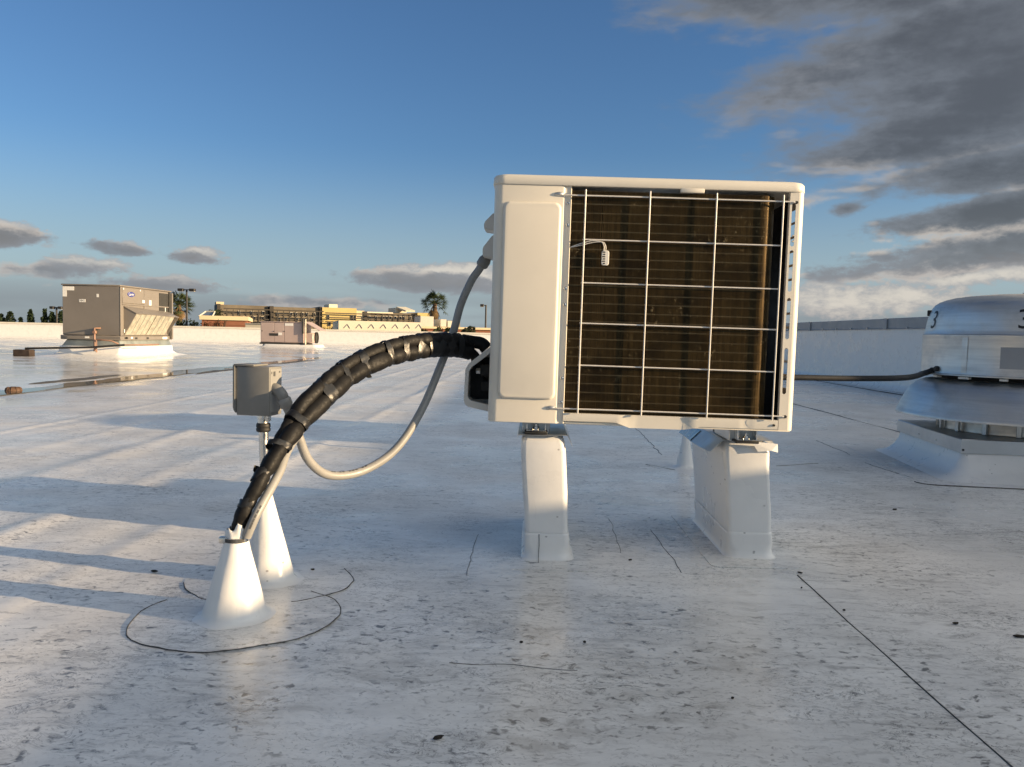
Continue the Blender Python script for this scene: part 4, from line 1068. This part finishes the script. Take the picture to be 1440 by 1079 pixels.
part_box('corner_trim', 'rtu_paint', ru, X1+.001, X1+.018, Y0-.004, Y0+.05, .435, 1.42, .003)
part_box('corner_trim', 'rtu_dark', ru, X1+.001, X1+.03, Y1-.12, Y1-.06, .36, 1.42, .003)
part_box('corner_trim', 'rtu_paint', ru, X1+.001, X1+.06, Y1-.05, Y1+.0, .36, 1.40, .003)
# upper access panels on the right side, condenser coil bay at the far end
part_box('access_panel', 'rtu_paint', ru, X1+.001, X1+.016, Y0+.08, Y0+.98, 1.10, 1.40, .004)
part_box('access_panel', 'rtu_paint', ru, X1+.001, X1+.016, Y0+.995, Y0+1.66, .86, 1.40, .004)
part_box('side_rail', 'rtu_paint', ru, X1+.001, X1+.024, Y0+.06, Y1-.14, 1.065, 1.09, .003)
part_box('coil_bay', 'rtu_dark', ru, X1+.001, X1+.010, Y0+1.70, Y1-.14, .86, 1.38, 0)
# slanted intake hood
HX = X1+.27
hz0, hz1 = .44, .86
part_poly('hood_roof', 'rtu_paint', ru, [(X1+.002, Y0+.14, 1.04), (HX, Y0+.14, .90), (HX, Y1-.16, .86), (X1+.002, Y1-.16, .98)], .012)
part_poly('hood_side', 'rtu_paint', ru, [(X1+.002, Y0+.15, .45), (HX-.01, Y0+.15, .885), (X1+.002, Y0+.15, 1.03)], .01)
part_poly('hood_side', 'rtu_paint', ru, [(X1+.002, Y1-.17, .45), (X1+.002, Y1-.17, .97), (HX-.01, Y1-.17, .85)], .01)
for q in range(2):
    ya = Y0+.16+q*.90; yb_ = ya+.86
    fl_ = part_poly('intake_filter', 'filter_mesh', ru, [(X1+.02, ya, .455), (X1+.02, yb_, .455), (HX-.012, yb_, .875), (HX-.012, ya, .875)], .02)
    for k in range(1, 4):
        yy = ya+.86*k/4
        part_poly('filter_rib', 'adapter_metal', fl_, [(X1+.02+.004, yy-.008, .452), (X1+.024, yy+.008, .452), (HX-.008, yy+.008, .870), (HX-.008, yy-.008, .870)], .006, o1)
# badges, tape and labels
bd = Vector((X1+.018, Y0+.42, 1.285))
b = mbm(); n = 24; lo = []
for x, k in ((0, 1.0), (.004, 1.0), (.005, .96)): lo.append([(bd.x-o1.x+x, bd.y-o1.y+.150*k*math.cos(2*math.pi*i/n), bd.z+.052*k*math.sin(2*math.pi*i/n)) for i in range(n)])
stack(b, lo); bdg = obj('badge', b, 'label_blue', ru)
me = text_mesh('Carrier', .085)
for v in me.vertices: v.co = Vector((bd.x-o1.x+.0065, bd.y-o1.y+v.co.x*.86, bd.z+v.co.y))
link('badge_lettering', me, 'label_white', bdg)
def label(x0, x1, z0, z1, mat='label_white'): return part_box('label', mat, ru, x0, x1, Y0-.0035, Y0-.0005, z0, z1, 0)
label(X0+.012, X0+.245, 1.325, 1.402); label(X0+.012, X0+.095, 1.200, 1.3245)
label(X0+.70, X0+.745, 1.20, 1.265)
lb = label(X0+.345, X0+.475, 1.095, 1.155)
me = text_mesh('H•1', .075)
for v in me.vertices: v.co = Vector((X0+.41-o1.x+v.co.x*.9, Y0-.0045-o1.y, 1.125+v.co.y))
link('label_lettering', me, 'ink_black', lb)
for (q, z, w_, h_) in ((.90, 1.13, .10, .06), (1.20, 1.07, .10, .13), (.12, .50, .14, .07), (.10, 1.37, .03, .03), (.80, 1.37, .03, .03), (1.95, .97, .03, .10)):
    part_box('label', 'label_white', ru, X1+.0175, X1+.0205, Y0+q, Y0+q+w_, z, z+h_, 0)
for (q, z, w_, h_) in ((.16, .39, .06, .04), (.38, .388, .07, .045), (1.80, .37, .22, .06)):
    part_box('label', 'label_white', ru, X1+.0305, X1+.034, Y0+q, Y0+q+w_, z-.01, z+h_-.02, 0)
part_box('label', 'label_white', ru, X0+.47, X0+.56, Y0-.0335, Y0-.0305, .375, .41, 0)
part_box('disconnect', 'rtu_dark', ru, X0+.66, X0+.71, Y0-.05, Y0-.001, .45, .56, .006)
# gas piping: painted risers, long black line resting on a block
gpz = thing('gas_pipe', 'thin black gas pipe running along the foot of the large rooftop unit', 'pipe', (-9.6, 15.45, 0))
go_ = Vector(gpz.location)
def pipe(name, mat, par, pts, r, org): 
    b = mbm(); tube(b, [Vector(p)-org for p in pts], r, 10); return obj(name, b, mat, par, 60)
pipe('main_run', 'pipe_black', gpz, [(-9.86, 15.45, .155), (-8.6, 15.55, .205), (-8.05, 15.75, .26)], .021, go_)
pipe('branch', 'pipe_copper_paint', gpz, [(-8.05, 15.75, .26), (-7.75, 15.9, .27), (-7.72, 16.5, .27)], .014, go_)
pipe('riser', 'pipe_copper_paint', gpz, [(-8.66, 15.76, .12), (-8.66, 15.76, .58), (-8.66, 15.97, .58)], .020, go_)
pipe('riser', 'pipe_copper_paint', gpz, [(-8.60, 15.72, .10), (-8.60, 15.72, .36), (-8.30, 15.72, .335), (-8.20, 15.80, .28)], .016, go_)
part_box('valve', 'pipe_copper_paint', gpz, -8.69, -8.62, 15.72, 15.79, .47, .53, .01)
wb = part_box('sleeper_block', 'wood_block', None, -10.05, -9.72, 15.36, 15.54, .0, .133, .01, Vector((-9.88, 15.45, 0))); wb.location = (-9.88, 15.45, 0)
tag(wb, 'dark wooden block propping the end of the black gas pipe', 'block')

# smaller rooftop unit further back
X0, X1, Y0, Y1 = -9.47, -7.95, 27.95, 28.9
o2 = Vector(((X0+X1)/2, (Y0+Y1)/2, 0))
ru2 = thing('rooftop_unit', 'smaller rose-tan rooftop unit with round side outlet, farther back on the roof', 'air handler', o2)
b = mbm(); lo = []
for z, h_ in ((-.01, .5), (.015, .25), (.05, .08), (.11, .04)):
    lo.append([(u-o2.x, v-o2.y, z) for u, v in rrect(X0+.1-h_*.6, X1+.45+h_*.3, Y0-h_*.8, Y1+h_, .12+h_*.2, 5)])
stack(b, lo, False, True); obj('curb_flashing', b, 'flashing', ru2, 60)
part_box('base_rail', 'rtu_dark', ru2, X0-.03, X1+.05, Y0-.03, Y1, .105, .165, .006)
part_box('cabinet', 'rtu_paint_rose', ru2, X0, X1, Y0, Y1, .167, .875, .01)
part_box('roof_cap', 'rtu_paint_rose', ru2, X0-.02, X1+.02, Y0-.03, Y1+.02, .877, .905, .006)
for a_, c_ in ((0.02, .475), (.49, .83), (.85, 1.49)): part_box('access_panel', 'rtu_paint_rose', ru2, X0+a_, X0+c_, Y0-.016, Y0-.001, .19, .86, .004)
for a_, z in ((.06, .55), (.47, .54), (.84, .55), (1.48, .52)): part_box('latch', 'rtu_dark', ru2, X0+a_-.015, X0+a_+.015, Y0-.030, Y0-.0165, z, z+.03, 0)
part_box('label', 'label_white', ru2, X0+.86, X0+1.15, Y0-.0205, Y0-.0165, .76, .85, 0)
part_box('label', 'rtu_dark', ru2, X0+.31, X0+.62, Y0-.0205, Y0-.0165, .40, .49, 0)
part_box('label', 'label_white', ru2, X0+.63, X0+.76, Y0-.0205, Y0-.0165, .43, .52, 0)
part_box('exhaust_outlet', 'rtu_paint_rose', ru2, X1+.002, X1+.30, Y0+.10, Y1-.1, .17, .53, .03)
b = mbm(); lathe(b, [(.20, 0), (.20, .06), (.175, .06), (.17, .02), (.001, .02)], 28)
for v in b.verts: v.co = Vector((X1+.301+v.co.z-o2.x, Y0+.45+v.co.x-o2.y, .36+v.co.y))
obj('outlet_ring', b, 'rtu_dark', ru2, 40)
part_poly('rain_hood', 'rtu_paint_rose', ru2, [(X1+.021, Y0+.02, .90), (X1+.021, Y1-.02, .90), (X1+.55, Y1-.02, .60), (X1+.55, Y0+.02, .60)], .02)
pipe('flue_pipe', 'filter_mesh', ru2, [(X1+.07, Y0-.05, .12), (X1+.07, Y0-.05, 1.0)], .03, o2)
pipe('conduit', 'rtu_dark', ru2, [(X1-.01, Y0-.06, .50), (X1-.01, Y0-.06, 1.02)], .035, o2)

# roof drain strainer, roof vents and small curbs along the valley
dp = gnd(19, 547); dp = Vector((dp.x, dp.y, -.03))
t = thing('roof_drain', 'rusty brown dome strainer of a roof drain beside the puddle', 'drain', dp)
b = mbm(); lathe(b, [(.075, .0), (.072, .02), (.064, .036), (.05, .046), (.02, .052), (.001, .052)], 24); obj('dome_strainer', b, 'rust_iron', t, 40)
b = mbm(); lathe(b, [(.10, .004), (.096, .012), (.073, .013)], 28); obj('clamp_ring', b, 'rust_iron', t, 40)
for k in range(10):
    b = mbm(); a = k*math.pi/5; tube(b, [(.077*math.cos(a), .077*math.sin(a), .0), (.066*math.cos(a), .066*math.sin(a), .038), (.05*math.cos(a), .05*math.sin(a), .048)], .004, 5); obj('strainer_rib', b, 'rust_iron', t)

# debris lying about
rnd = random.Random(11)
for k, (px, py, s_) in enumerate(((1434, 896, .014), (1125, 807, .0075), (1258, 718, .011), (217, 806, .010), (886, 789, .007), (1344, 877, .008), (1187, 860, .0035), (1127, 828, .0035), (822, 907, .004), (616, 1040, .009), (1030, 985, .003), (440, 803, .006), (733, 908, .004))):
    p = gnd(px, py); n = 9; b = mbm()
    el_ = rnd.uniform(.35, .6); lo = []
    for z, q in ((0, .8), (.0025, 1), (.004, .55)): lo.append([(s_*q*(1+.3*rnd.uniform(-1, 1))*math.cos(2*math.pi*i/n), s_*q*el_*math.sin(2*math.pi*i/n), z+.001*rnd.random()) for i in range(n)])
    stack(b, lo); o_ = obj('debris_scrap', b, 'dry_leaf', None, 60); o_.location = (p.x, p.y, roof_z(p.x, p.y)+.001); o_.rotation_euler = (0, 0, rnd.uniform(-.6, .6))
    lab_ = {0: 'largest dark scrap of litter, lying at the right edge of the picture', 1: 'dark scrap at the upper end of the long roof seam', 2: 'long dark scrap on the roof between the right curb and the exhaust fan', 3: 'dark scrap on the shaded roof left of the cone boots', 4: 'dark scrap on the roof between the two curbs', 5: 'dark scrap on the roof right of the long seam', 9: 'dark scrap lying low in the middle of the foreground', 11: 'dark scrap just right of the rear cone boot'}.get(k, 'pinhead speck of dark litter on the white roof')
    tag(o_, lab_, 'debris', 'scraps of litter on the roof')

# ================================================================ the town behind
def wbox(name, mat, par, px0, px1, pt, pb, Y, depth, org, bev=0):
    a = at(px0, pt, Y); c_ = at(px1, pb, Y); zt = (at((px0+px1)/2, pt, Y)).z; zb = (at((px0+px1)/2, pb, Y)).z
    b = mbm(); box(b, a.x-org.x, c_.x-org.x, Y-org.y, Y+depth-org.y, zb-org.z, zt-org.z, bev, 1); return obj(name, b, mat, par)
YB = 130.0
ob = Vector((at(440, 450, YB).x, YB+6, -6)); apt = thing('apartment_building', 'long yellow and grey apartment building under construction beyond the parapet', 'building', ob, R(24))
apt.scale = (1.07, 1, 1)
def wall(name, mat, a, c_, top, depth=12, Y=YB):
    p = at(a, top, Y); q = at(c_, top, Y); z = at((a+c_)/2, top, Y).z; b = mbm(); box(b, p.x-ob.x, q.x-ob.x, Y-ob.y, Y+depth-ob.y, 0, z+6); return obj(name, b, mat, apt)
wA = wall('wall', 'stucco_grey', 306, 366, 430.5, 12, YB+.6)
wB = wall('wall', 'stucco_grey', 370.5, 429, 432.5, 12, YB+.5)
wC = wall('wall', 'stucco_yellow', 431, 476, 432.3, 13, YB-.2)
wC2 = wall('wall', 'stucco_cream', 476, 488, 436, 12, YB+.2)
wD = wall('wall', 'stucco_grey', 491, 560, 439.0, 12, YB+.5)
wE = wall('wall', 'stucco_yellow', 560, 577.5, 438.2, 13, YB-.2)
wall('stair_tower', 'scaffold_dark', 366, 370.6, 431, 10); wall('stair_tower', 'scaffold_dark', 428.8, 431.2, 431, 10); wall('stair_tower', 'scaffold_dark', 486.5, 491.2, 437, 10)
wall('corner_tower', 'scaffold_dark', 303, 307, 429, 10)
for a, c_, t_, b_, mt_ in ((451.5, 462.5, 427.6, 432.6, 'stucco_white'), (313, 322, 426.5, 431, 'stucco_cream'), (540.5, 556, 431.5, 438.8, 'stucco_white')):
    wbox('roof_housing', mt_, apt, a, c_, t_, b_, YB+3, 5, ob)
pc = [at(540, 432, YB+2), at(553, 432, YB+2), at(562, 437.5, YB+2), at(549, 437.5, YB+2)]
part_poly('sloped_canopy', 'stucco_white', apt, [(p.x, YB+1+2*(i in (0, 1)), p.z) for i, p in enumerate(pc)], .3, ob)
wbox('parapet_band', 'stucco_white', apt, 491, 527, 437.6, 439.4, YB+.2, .5, ob)
def win(wallobj, a, c_, t_, b_, Y):
    f_ = wbox('window', 'window_frame', wallobj, a-.45, c_+.45, t_-.5, b_+.4, Y-.12, .3, ob); wbox('pane', 'window_dark', apt, a, c_, t_, b_, Y-.16, .06, ob) if False else None
    p_ = wbox('pane', 'window_dark', wallobj, a, c_, t_, b_, Y-.18, .1, ob); return f_
for a in (331, 346, 360): win(wA, a-1.0, a+1.0, 438.6, 443.6, YB+.6)
for a in (337, 349, 359): win(wA, a-1.2, a+1.2, 446, 450.5, YB+.6)
for a in (377, 394, 400, 408, 414, 423): win(wB, a-1.0, a+1.0, 440, 445, YB+.5)
for a in (379, 387, 401, 411, 421): win(wB, a-1.2, a+1.2, 447.5, 452, YB+.5)
for a in (438.6, 469.5, 473.5): win(wC, a-1.3, a+1.0, 443.0, 449.2, YB-.2)
for a in (440, 448, 464, 472): win(wC, a-1.4, a+1.4, 453, 458, YB-.2)
for a in (496, 505, 514, 519, 524, 531, 538, 543, 552): win(wD, a-1.0, a+1.0, 443.8, 448.6, YB+.5)
# balcony rails / scaffold ledgers, each its own
for (a, c_, ys_, mt_) in ((306, 429, (435.6, 442.4, 449.0), 'scaffold_dark'), (431, 560, (440.2, 446.6, 452.6), 'scaffold_dark'), (491, 560, (441.5, 450.0), 'scaffold_dark')):
    for y_ in ys_:
        s0 = at(a, y_, YB-1.2); s1 = at(c_, y_+.0226*(c_-a)*.55, YB-1.2); zz = (s0.z+s1.z)/2
        b = mbm(); box(b, s0.x-ob.x, s1.x-ob.x, YB-1.3-ob.y, YB-1.12-ob.y, zz+6-.085, zz+6+.085); obj('scaffold_ledger', b, 'scaffold_dark', apt)
for i in range(34):
    a = 309+i*7.6
    if 427 < a < 492 or a > 556: continue
    p = at(a, 436+.02*(a-309), YB-1.4); b = mbm(); box(b, p.x-.05-ob.x, p.x+.05-ob.x, YB-1.5-ob.y, YB-1.4-ob.y, 0, p.z+6); obj('scaffold_post', b, 'scaffold_dark', apt)
# white building with braced parapet just beyond the roof
Y = 46.0; o_ = Vector((at(535, 460, Y).x, Y, -6)); t = thing('white_building', 'low white building with braced parapet just beyond the far roof edge', 'building', o_, R(16))
t.scale = (1.04, 1, 1)
def wall2(par, mat, a, c_, top, Y_, depth, org, name='wall', bot=None):
    p = at(a, top, Y_); q = at(c_, top, Y_); z = at((a+c_)/2, top, Y_).z; zb = -6 if bot is None else at((a+c_)/2, bot, Y_).z
    b = mbm(); box(b, p.x-org.x, q.x-org.x, Y_-org.y, Y_+depth-org.y, zb-org.z, z-org.z); return obj(name, b, mat, par)
w1 = wall2(t, 'stucco_white', 480, 590, 452.2, Y, 9, o_)
for k in range(7):
    a = 491+k*16.0; p0 = at(a-4.2, 461.6, Y-.015); p1 = at(a+.4, 456.2, Y-.015); p2 = at(a+3.8, 462.0, Y-.015)
    for P, Q in ((p0, p1), (p1, p2)):
        b = mbm(); tube(b, [P-o_, Q-o_], .020, 5); obj('brace', b, 'coping_metal', w1)
# brick shops
def brick_shop(lab, a, c_, top, mid, Y_, extra, group=None):
    o_ = Vector((at((a+c_)/2, top, Y_).x, Y_, -6)); t = thing('brick_building', lab, 'building', o_, R(18))
    zb = at((a+c_)/2, mid, Y_).z; p = at(a, mid, Y_); q = at(c_, mid, Y_); z1 = at((a+c_)/2, top, Y_).z
    b = mbm(); box(b, p.x-o_.x, q.x-o_.x, 0, 14, 0, zb+6); w_ = obj('wall', b, 'brick_red', t)
    b = mbm(); box(b, p.x-.15-o_.x, q.x+.15-o_.x, -.2, 14.2, zb+6+.003, z1+6); obj('cornice', b, 'stucco_cream', t)
    # brick courses proud of the wall
    z = zb-.28
    while z > -1.0:
        b = mbm(); box(b, p.x-o_.x+.02, q.x-o_.x-.02, -.05, -.002, z+6-.10, z+6+.09); obj('brick_course', b, 'brick_red', w_); z -= .24
    for (ea, ec, et, eb, em) in extra: wbox('roof_equipment', em, t, ea, ec, et, eb, Y_+4, 3, o_)
    return t
brick_shop('low brick shop with cream cornice left of the apartment building', 286, 345, 444.6, 450.4, 62, ())
brick_shop('low brick shop with pale rooftop boxes behind the palm by the unit', 590, 760, 461.0, 464.0, 64, ((612, 630, 446.0, 460, 'roof_equipment'), (650, 661, 452, 460.5, 'roof_equipment'), (640, 648, 450, 460, 'roof_equipment')))
Y = 58.0; o_ = Vector((at(356, 457, Y).x, Y, -6)); t = thing('white_building', 'small plain white building between the brick shop and the rose-tan unit', 'building', o_)
wall2(t, 'stucco_white', 345, 372, 455.4, Y, 8, o_); wall2(t, 'coping_cream', 344.5, 372.5, 454.7, Y-.1, 8.2, o_, 'coping', 455.35)
Y = 66.0; p = at(290, 444.5, Y); t = thing('roof_skylight', 'pale skylight frame on the brick shop left of the apartment building', 'skylight', (p.x, Y+2, p.z))
o_ = Vector(t.location); q0, q1, q2, q3 = at(280, 445, Y), at(299, 445, Y), at(296, 437.8, Y), at(283, 437.6, Y)
part_poly('glazing', 'skylight_glass', t, [(q0.x, Y, q0.z), (q1.x, Y, q1.z), (q2.x, Y+1, q2.z), (q3.x, Y+1, q3.z)], .1, o_)
for P, Q in ((q0, q3), (q3, q2), (q2, q1), (q1, q0)):
    b = mbm(); off = lambda v, s_: Vector((v.x, Y-.08+s_, v.z))-o_
    tube(b, [off(P, 1 if P in (q2, q3) else 0), off(Q, 1 if Q in (q2, q3) else 0)], .045, 6); obj('frame', b, 'stucco_white', t)
# long low far roofs right of the yellow end
Y = 140; o_ = Vector((at(610, 450, Y).x, Y, -6)); t = thing('warehouse', 'distant grey warehouse roof right of the yellow building end', 'building', o_)
wall2(t, 'stucco_grey', 577.5, 640, 450.4, Y, 10, o_); wall2(t, 'stucco_cream', 577, 588, 448.6, Y-.3, 6, o_, 'loading_bay')

# light poles
def light_pole(label, px, top, Y, arm, single=False):
    p = at(px, top, Y); t = thing('light_pole', label, 'lamp post', (p.x, Y, -6), 0, 'parking lot light poles'); H = p.z+6
    b = mbm(); tube(b, [(0, 0, 0), (0, 0, H)], [.11, .075], 10); obj('pole', b, 'pole_dark', t, 60)
    b = mbm(); box(b, -.25, .25, -.25, .25, 0, .7, .03, 1); obj('base', b, 'stucco_grey', t)
    for s in ((-1,) if single else (-1, 1)):
        b = mbm(); tube(b, [(0, 0, H-.05), (s*arm*.45, 0, H-.03)], .035, 8); obj('arm', b, 'pole_dark', t)
        b = mbm(); box(b, min(s*arm*.35, s*arm), max(s*arm*.35, s*arm), -.19, .19, H-.16, H+.06, .03, 1); hd = obj('lamp_head', b, 'pole_dark', t)
        b = mbm(); box(b, min(s*arm*.42, s*arm*.94), max(s*arm*.42, s*arm*.94), -.14, .14, H-.185, H-.162); obj('lens', b, 'window_frame', hd)
light_pole('dark twin-head light pole right of the large rooftop unit', 262.5, 407, 70, .75)
light_pole('dark light pole half hidden behind the left edge of the large rooftop unit', 79.5, 432, 70, .55)
light_pole('dark light pole standing close to the left edge of the condensing unit', 683.5, 429, 70, .50, True)

# palms
def fan_palm(label, px, py_c, Y, rad, seed, n=62):
    rnd = random.Random(seed); p = at(px, py_c, Y); t = thing('palm_tree', label, 'palm', (p.x, Y, -6), 0, 'fan palms'); H = p.z+6
    b = mbm(); tube(b, [(.2*math.sin(k*.5)*(k/8), 0, H*k/8) for k in range(9)], [.42-.16*k/8+.03*(k % 2) for k in range(9)], 10); obj('trunk', b, 'palm_bark', t, 60)
    hx = .2*math.sin(4)
    def leaf(bm_, az_, el_, ln, size, droop):
        d_ = Vector((math.cos(az_)*math.cos(el_), math.sin(az_)*math.cos(el_), math.sin(el_))); c0 = Vector((hx, 0, H)); tip = c0+d_*ln+Vector((0, 0, -droop*ln*.3))
        sd = d_.cross(Vector((0, 0, 1))).normalized(); up_ = sd.cross(d_)
        tube(bm_, [c0, (c0+tip)/2+Vector((0, 0, .05)), tip], [.035, .03, .02], 4)
        for k in range(15):
            a = R(-95+190*k/14); dirn = (d_*math.cos(a)+sd*math.sin(a)+up_*(-.28*abs(math.sin(a))+rnd.uniform(-.12, .12))).normalized(); L_ = size*(.80+.25*rnd.random())*(1-.22*abs(math.sin(a)))
            w_ = dirn.cross(up_).normalized()*size*.038; mid = tip+dirn*L_*.55; end = tip+dirn*L_+Vector((0, 0, -droop*L_*.45))
            v0 = bm_.verts.new(tip); v1 = bm_.verts.new(mid+w_); v2 = bm_.verts.new(mid-w_); v3 = bm_.verts.new(end); bm_.faces.new((v0, v1, v3, v2))
    b = mbm()
    for k in range(n): leaf(b, rnd.uniform(0, 2*math.pi), R(rnd.triangular(-38, 88, 20)), rad*rnd.uniform(.42, .62), rad*rnd.uniform(.36, .5), rnd.uniform(.25, .8))
    cr = obj('crown', b, 'palm_leaf', t)
    b = mbm()
    for k in range(int(n*.45)): leaf(b, rnd.uniform(0, 2*math.pi), R(rnd.uniform(-82, -45)), rad*rnd.uniform(.3, .5), rad*.34, .9)
    obj('dead_skirt', b, 'palm_dead', t)
fan_palm('tall fan palm standing alone left of the condensing unit', 613, 427, 110, 2.55, 1, 46)
fan_palm('bushy fan palm partly behind the large rooftop unit', 253, 429, 110, 2.6, 5, 70)

# trees and shrubs
def crown_faces(bm_, fn, n, size, rnd):
    for _ in range(n):
        c_, k = fn(rnd); nrm = Vector((rnd.gauss(0, 1), rnd.gauss(0, 1), rnd.gauss(0, 1))).normalized(); a = nrm.orthogonal().normalized(); bb = nrm.cross(a); s_ = size*k*rnd.uniform(.6, 1.4)
        bm_.faces.new([bm_.verts.new(c_+a*s_*u+bb*s_*v) for u, v in ((-1, -.35), (.2, -.6), (1, .1), (-.1, .55))])
def conifer(label, px, top, Y, w_, seed):
    rnd = random.Random(seed); p = at(px, top, Y); t = thing('conifer_tree', label, 'tree', (p.x, Y, -6), 0, 'dark conifers at the far left'); H = p.z+6
    b = mbm(); tube(b, [(0, 0, 0), (.1, 0, H*.6), (0, 0, H*.97)], [.28, .16, .03], 7); obj('trunk', b, 'bark', t, 60)
    gaps = [rnd.uniform(.55, 1.15) for _ in range(16)]
    def fn(r_):
        f_ = r_.random()**.75; z = H*(.18+.82*(1-f_)); rr = w_*(.10+.95*f_)*gaps[int(f_*15.9)]; a = r_.uniform(0, 2*math.pi); q = rr*(r_.random()**.4)
        return Vector((q*math.cos(a), q*math.sin(a), z-.25*q)), 1
    b = mbm(); crown_faces(b, fn, 2200, .21, rnd); obj('crown', b, 'conifer_leaf', t)
for k, (px, top, w_, lab) in enumerate(((14, 437.5, 2.9, 'broad dark conifer, the leftmost tree on the skyline'), (43, 435.0, 2.3, 'pointed dark conifer standing second on the skyline from the left'), (63, 434.5, 2.2, 'slim dark conifer between the pointed one and the light pole'), (73, 438, 2.4, 'wide dark conifer just left of the hidden light pole'), (86, 437, 2.8, 'dark conifer half behind the left edge of the large rooftop unit'), (2, 441.5, 2.6, 'small dark conifer cut by the left edge of the picture'), (29, 446, 2.2, 'lowest dark conifer between the two leftmost trees'))):
    conifer(lab, px, top, 150, w_, 20+k)
def shrub(label, px, top, Y, rx, rz_, mat, seed, n=700, bare=False):
    rnd = random.Random(seed); p = at(px, top, Y); z0 = at(px, 462, Y).z-.8; t = thing('shrub', label, 'shrub', (p.x, Y, -6)); H = p.z+6
    b = mbm()
    for k in range(9):
        a = rnd.uniform(0, 2*math.pi); q = rx*rnd.uniform(.3, .9); tube(b, [(0, 0, 0), (q*.3*math.cos(a), q*.3*math.sin(a), H-2*rz_), (q*math.cos(a), q*math.sin(a), H-rz_*rnd.uniform(.1, .9))], [.10, .06, .02], 5)
    obj('stem', b, 'bark', t)
    lob = [(Vector((rnd.uniform(-.6, .6)*rx, rnd.uniform(-.5, .5)*rx, H-rz_*rnd.uniform(.55, 1.6))), rnd.uniform(.35, .6)) for _ in range(9)]
    def fn(r_):
        c_, s_ = r_.choice(lob); d_ = Vector((r_.gauss(0, 1), r_.gauss(0, 1), r_.gauss(0, 1))).normalized()*(r_.random()**.33); return c_+Vector((d_.x*rx*s_, d_.y*rx*s_, d_.z*rz_*s_)), 1
    b = mbm(); crown_faces(b, fn, n, .11 if not bare else .07, rnd); obj('crown', b, mat, t)
shrub('dark rounded shrub below the bushy palm', 242, 445, 80, 1.3, 1.3, 'shrub_leaf', 31)
shrub('dark low shrub at the foot of the twin-head light pole', 268, 447, 76, 1.1, 1.0, 'shrub_leaf', 32)
shrub('reddish bare-twigged shrub at the left end of the brick shop', 296, 446, 60, 1.1, .8, 'shrub_red', 33, 260, True)
shrub('reddish bare-twigged shrub before the middle of the brick shop', 309, 447, 59, .8, .7, 'shrub_red', 34, 200, True)
shrub('dark clipped shrub left of the palm on the brick front', 592, 459, 55, .45, .45, 'shrub_leaf', 35, 300)
shrub('dark shrub beside the tall palm trunk', 617, 457.5, 56, .42, .6, 'shrub_leaf', 36, 300)
shrub('dark shrub seen in the bend of the flexible conduit', 633, 459, 56, .5, .5, 'shrub_leaf', 37, 300)
shrub('dark round shrub left of the light pole by the condensing unit', 659, 457.5, 56, .5, .6, 'shrub_leaf', 38, 300)
shrub('dark tree crown left of the scaffolded grey wing', 302, 432, 122, 1.5, 1.2, 'shrub_leaf', 39)
shrub('thin shrub line before the yellow wing', 460, 452, 100, 1.5, .8, 'shrub_leaf', 40, 260, True)
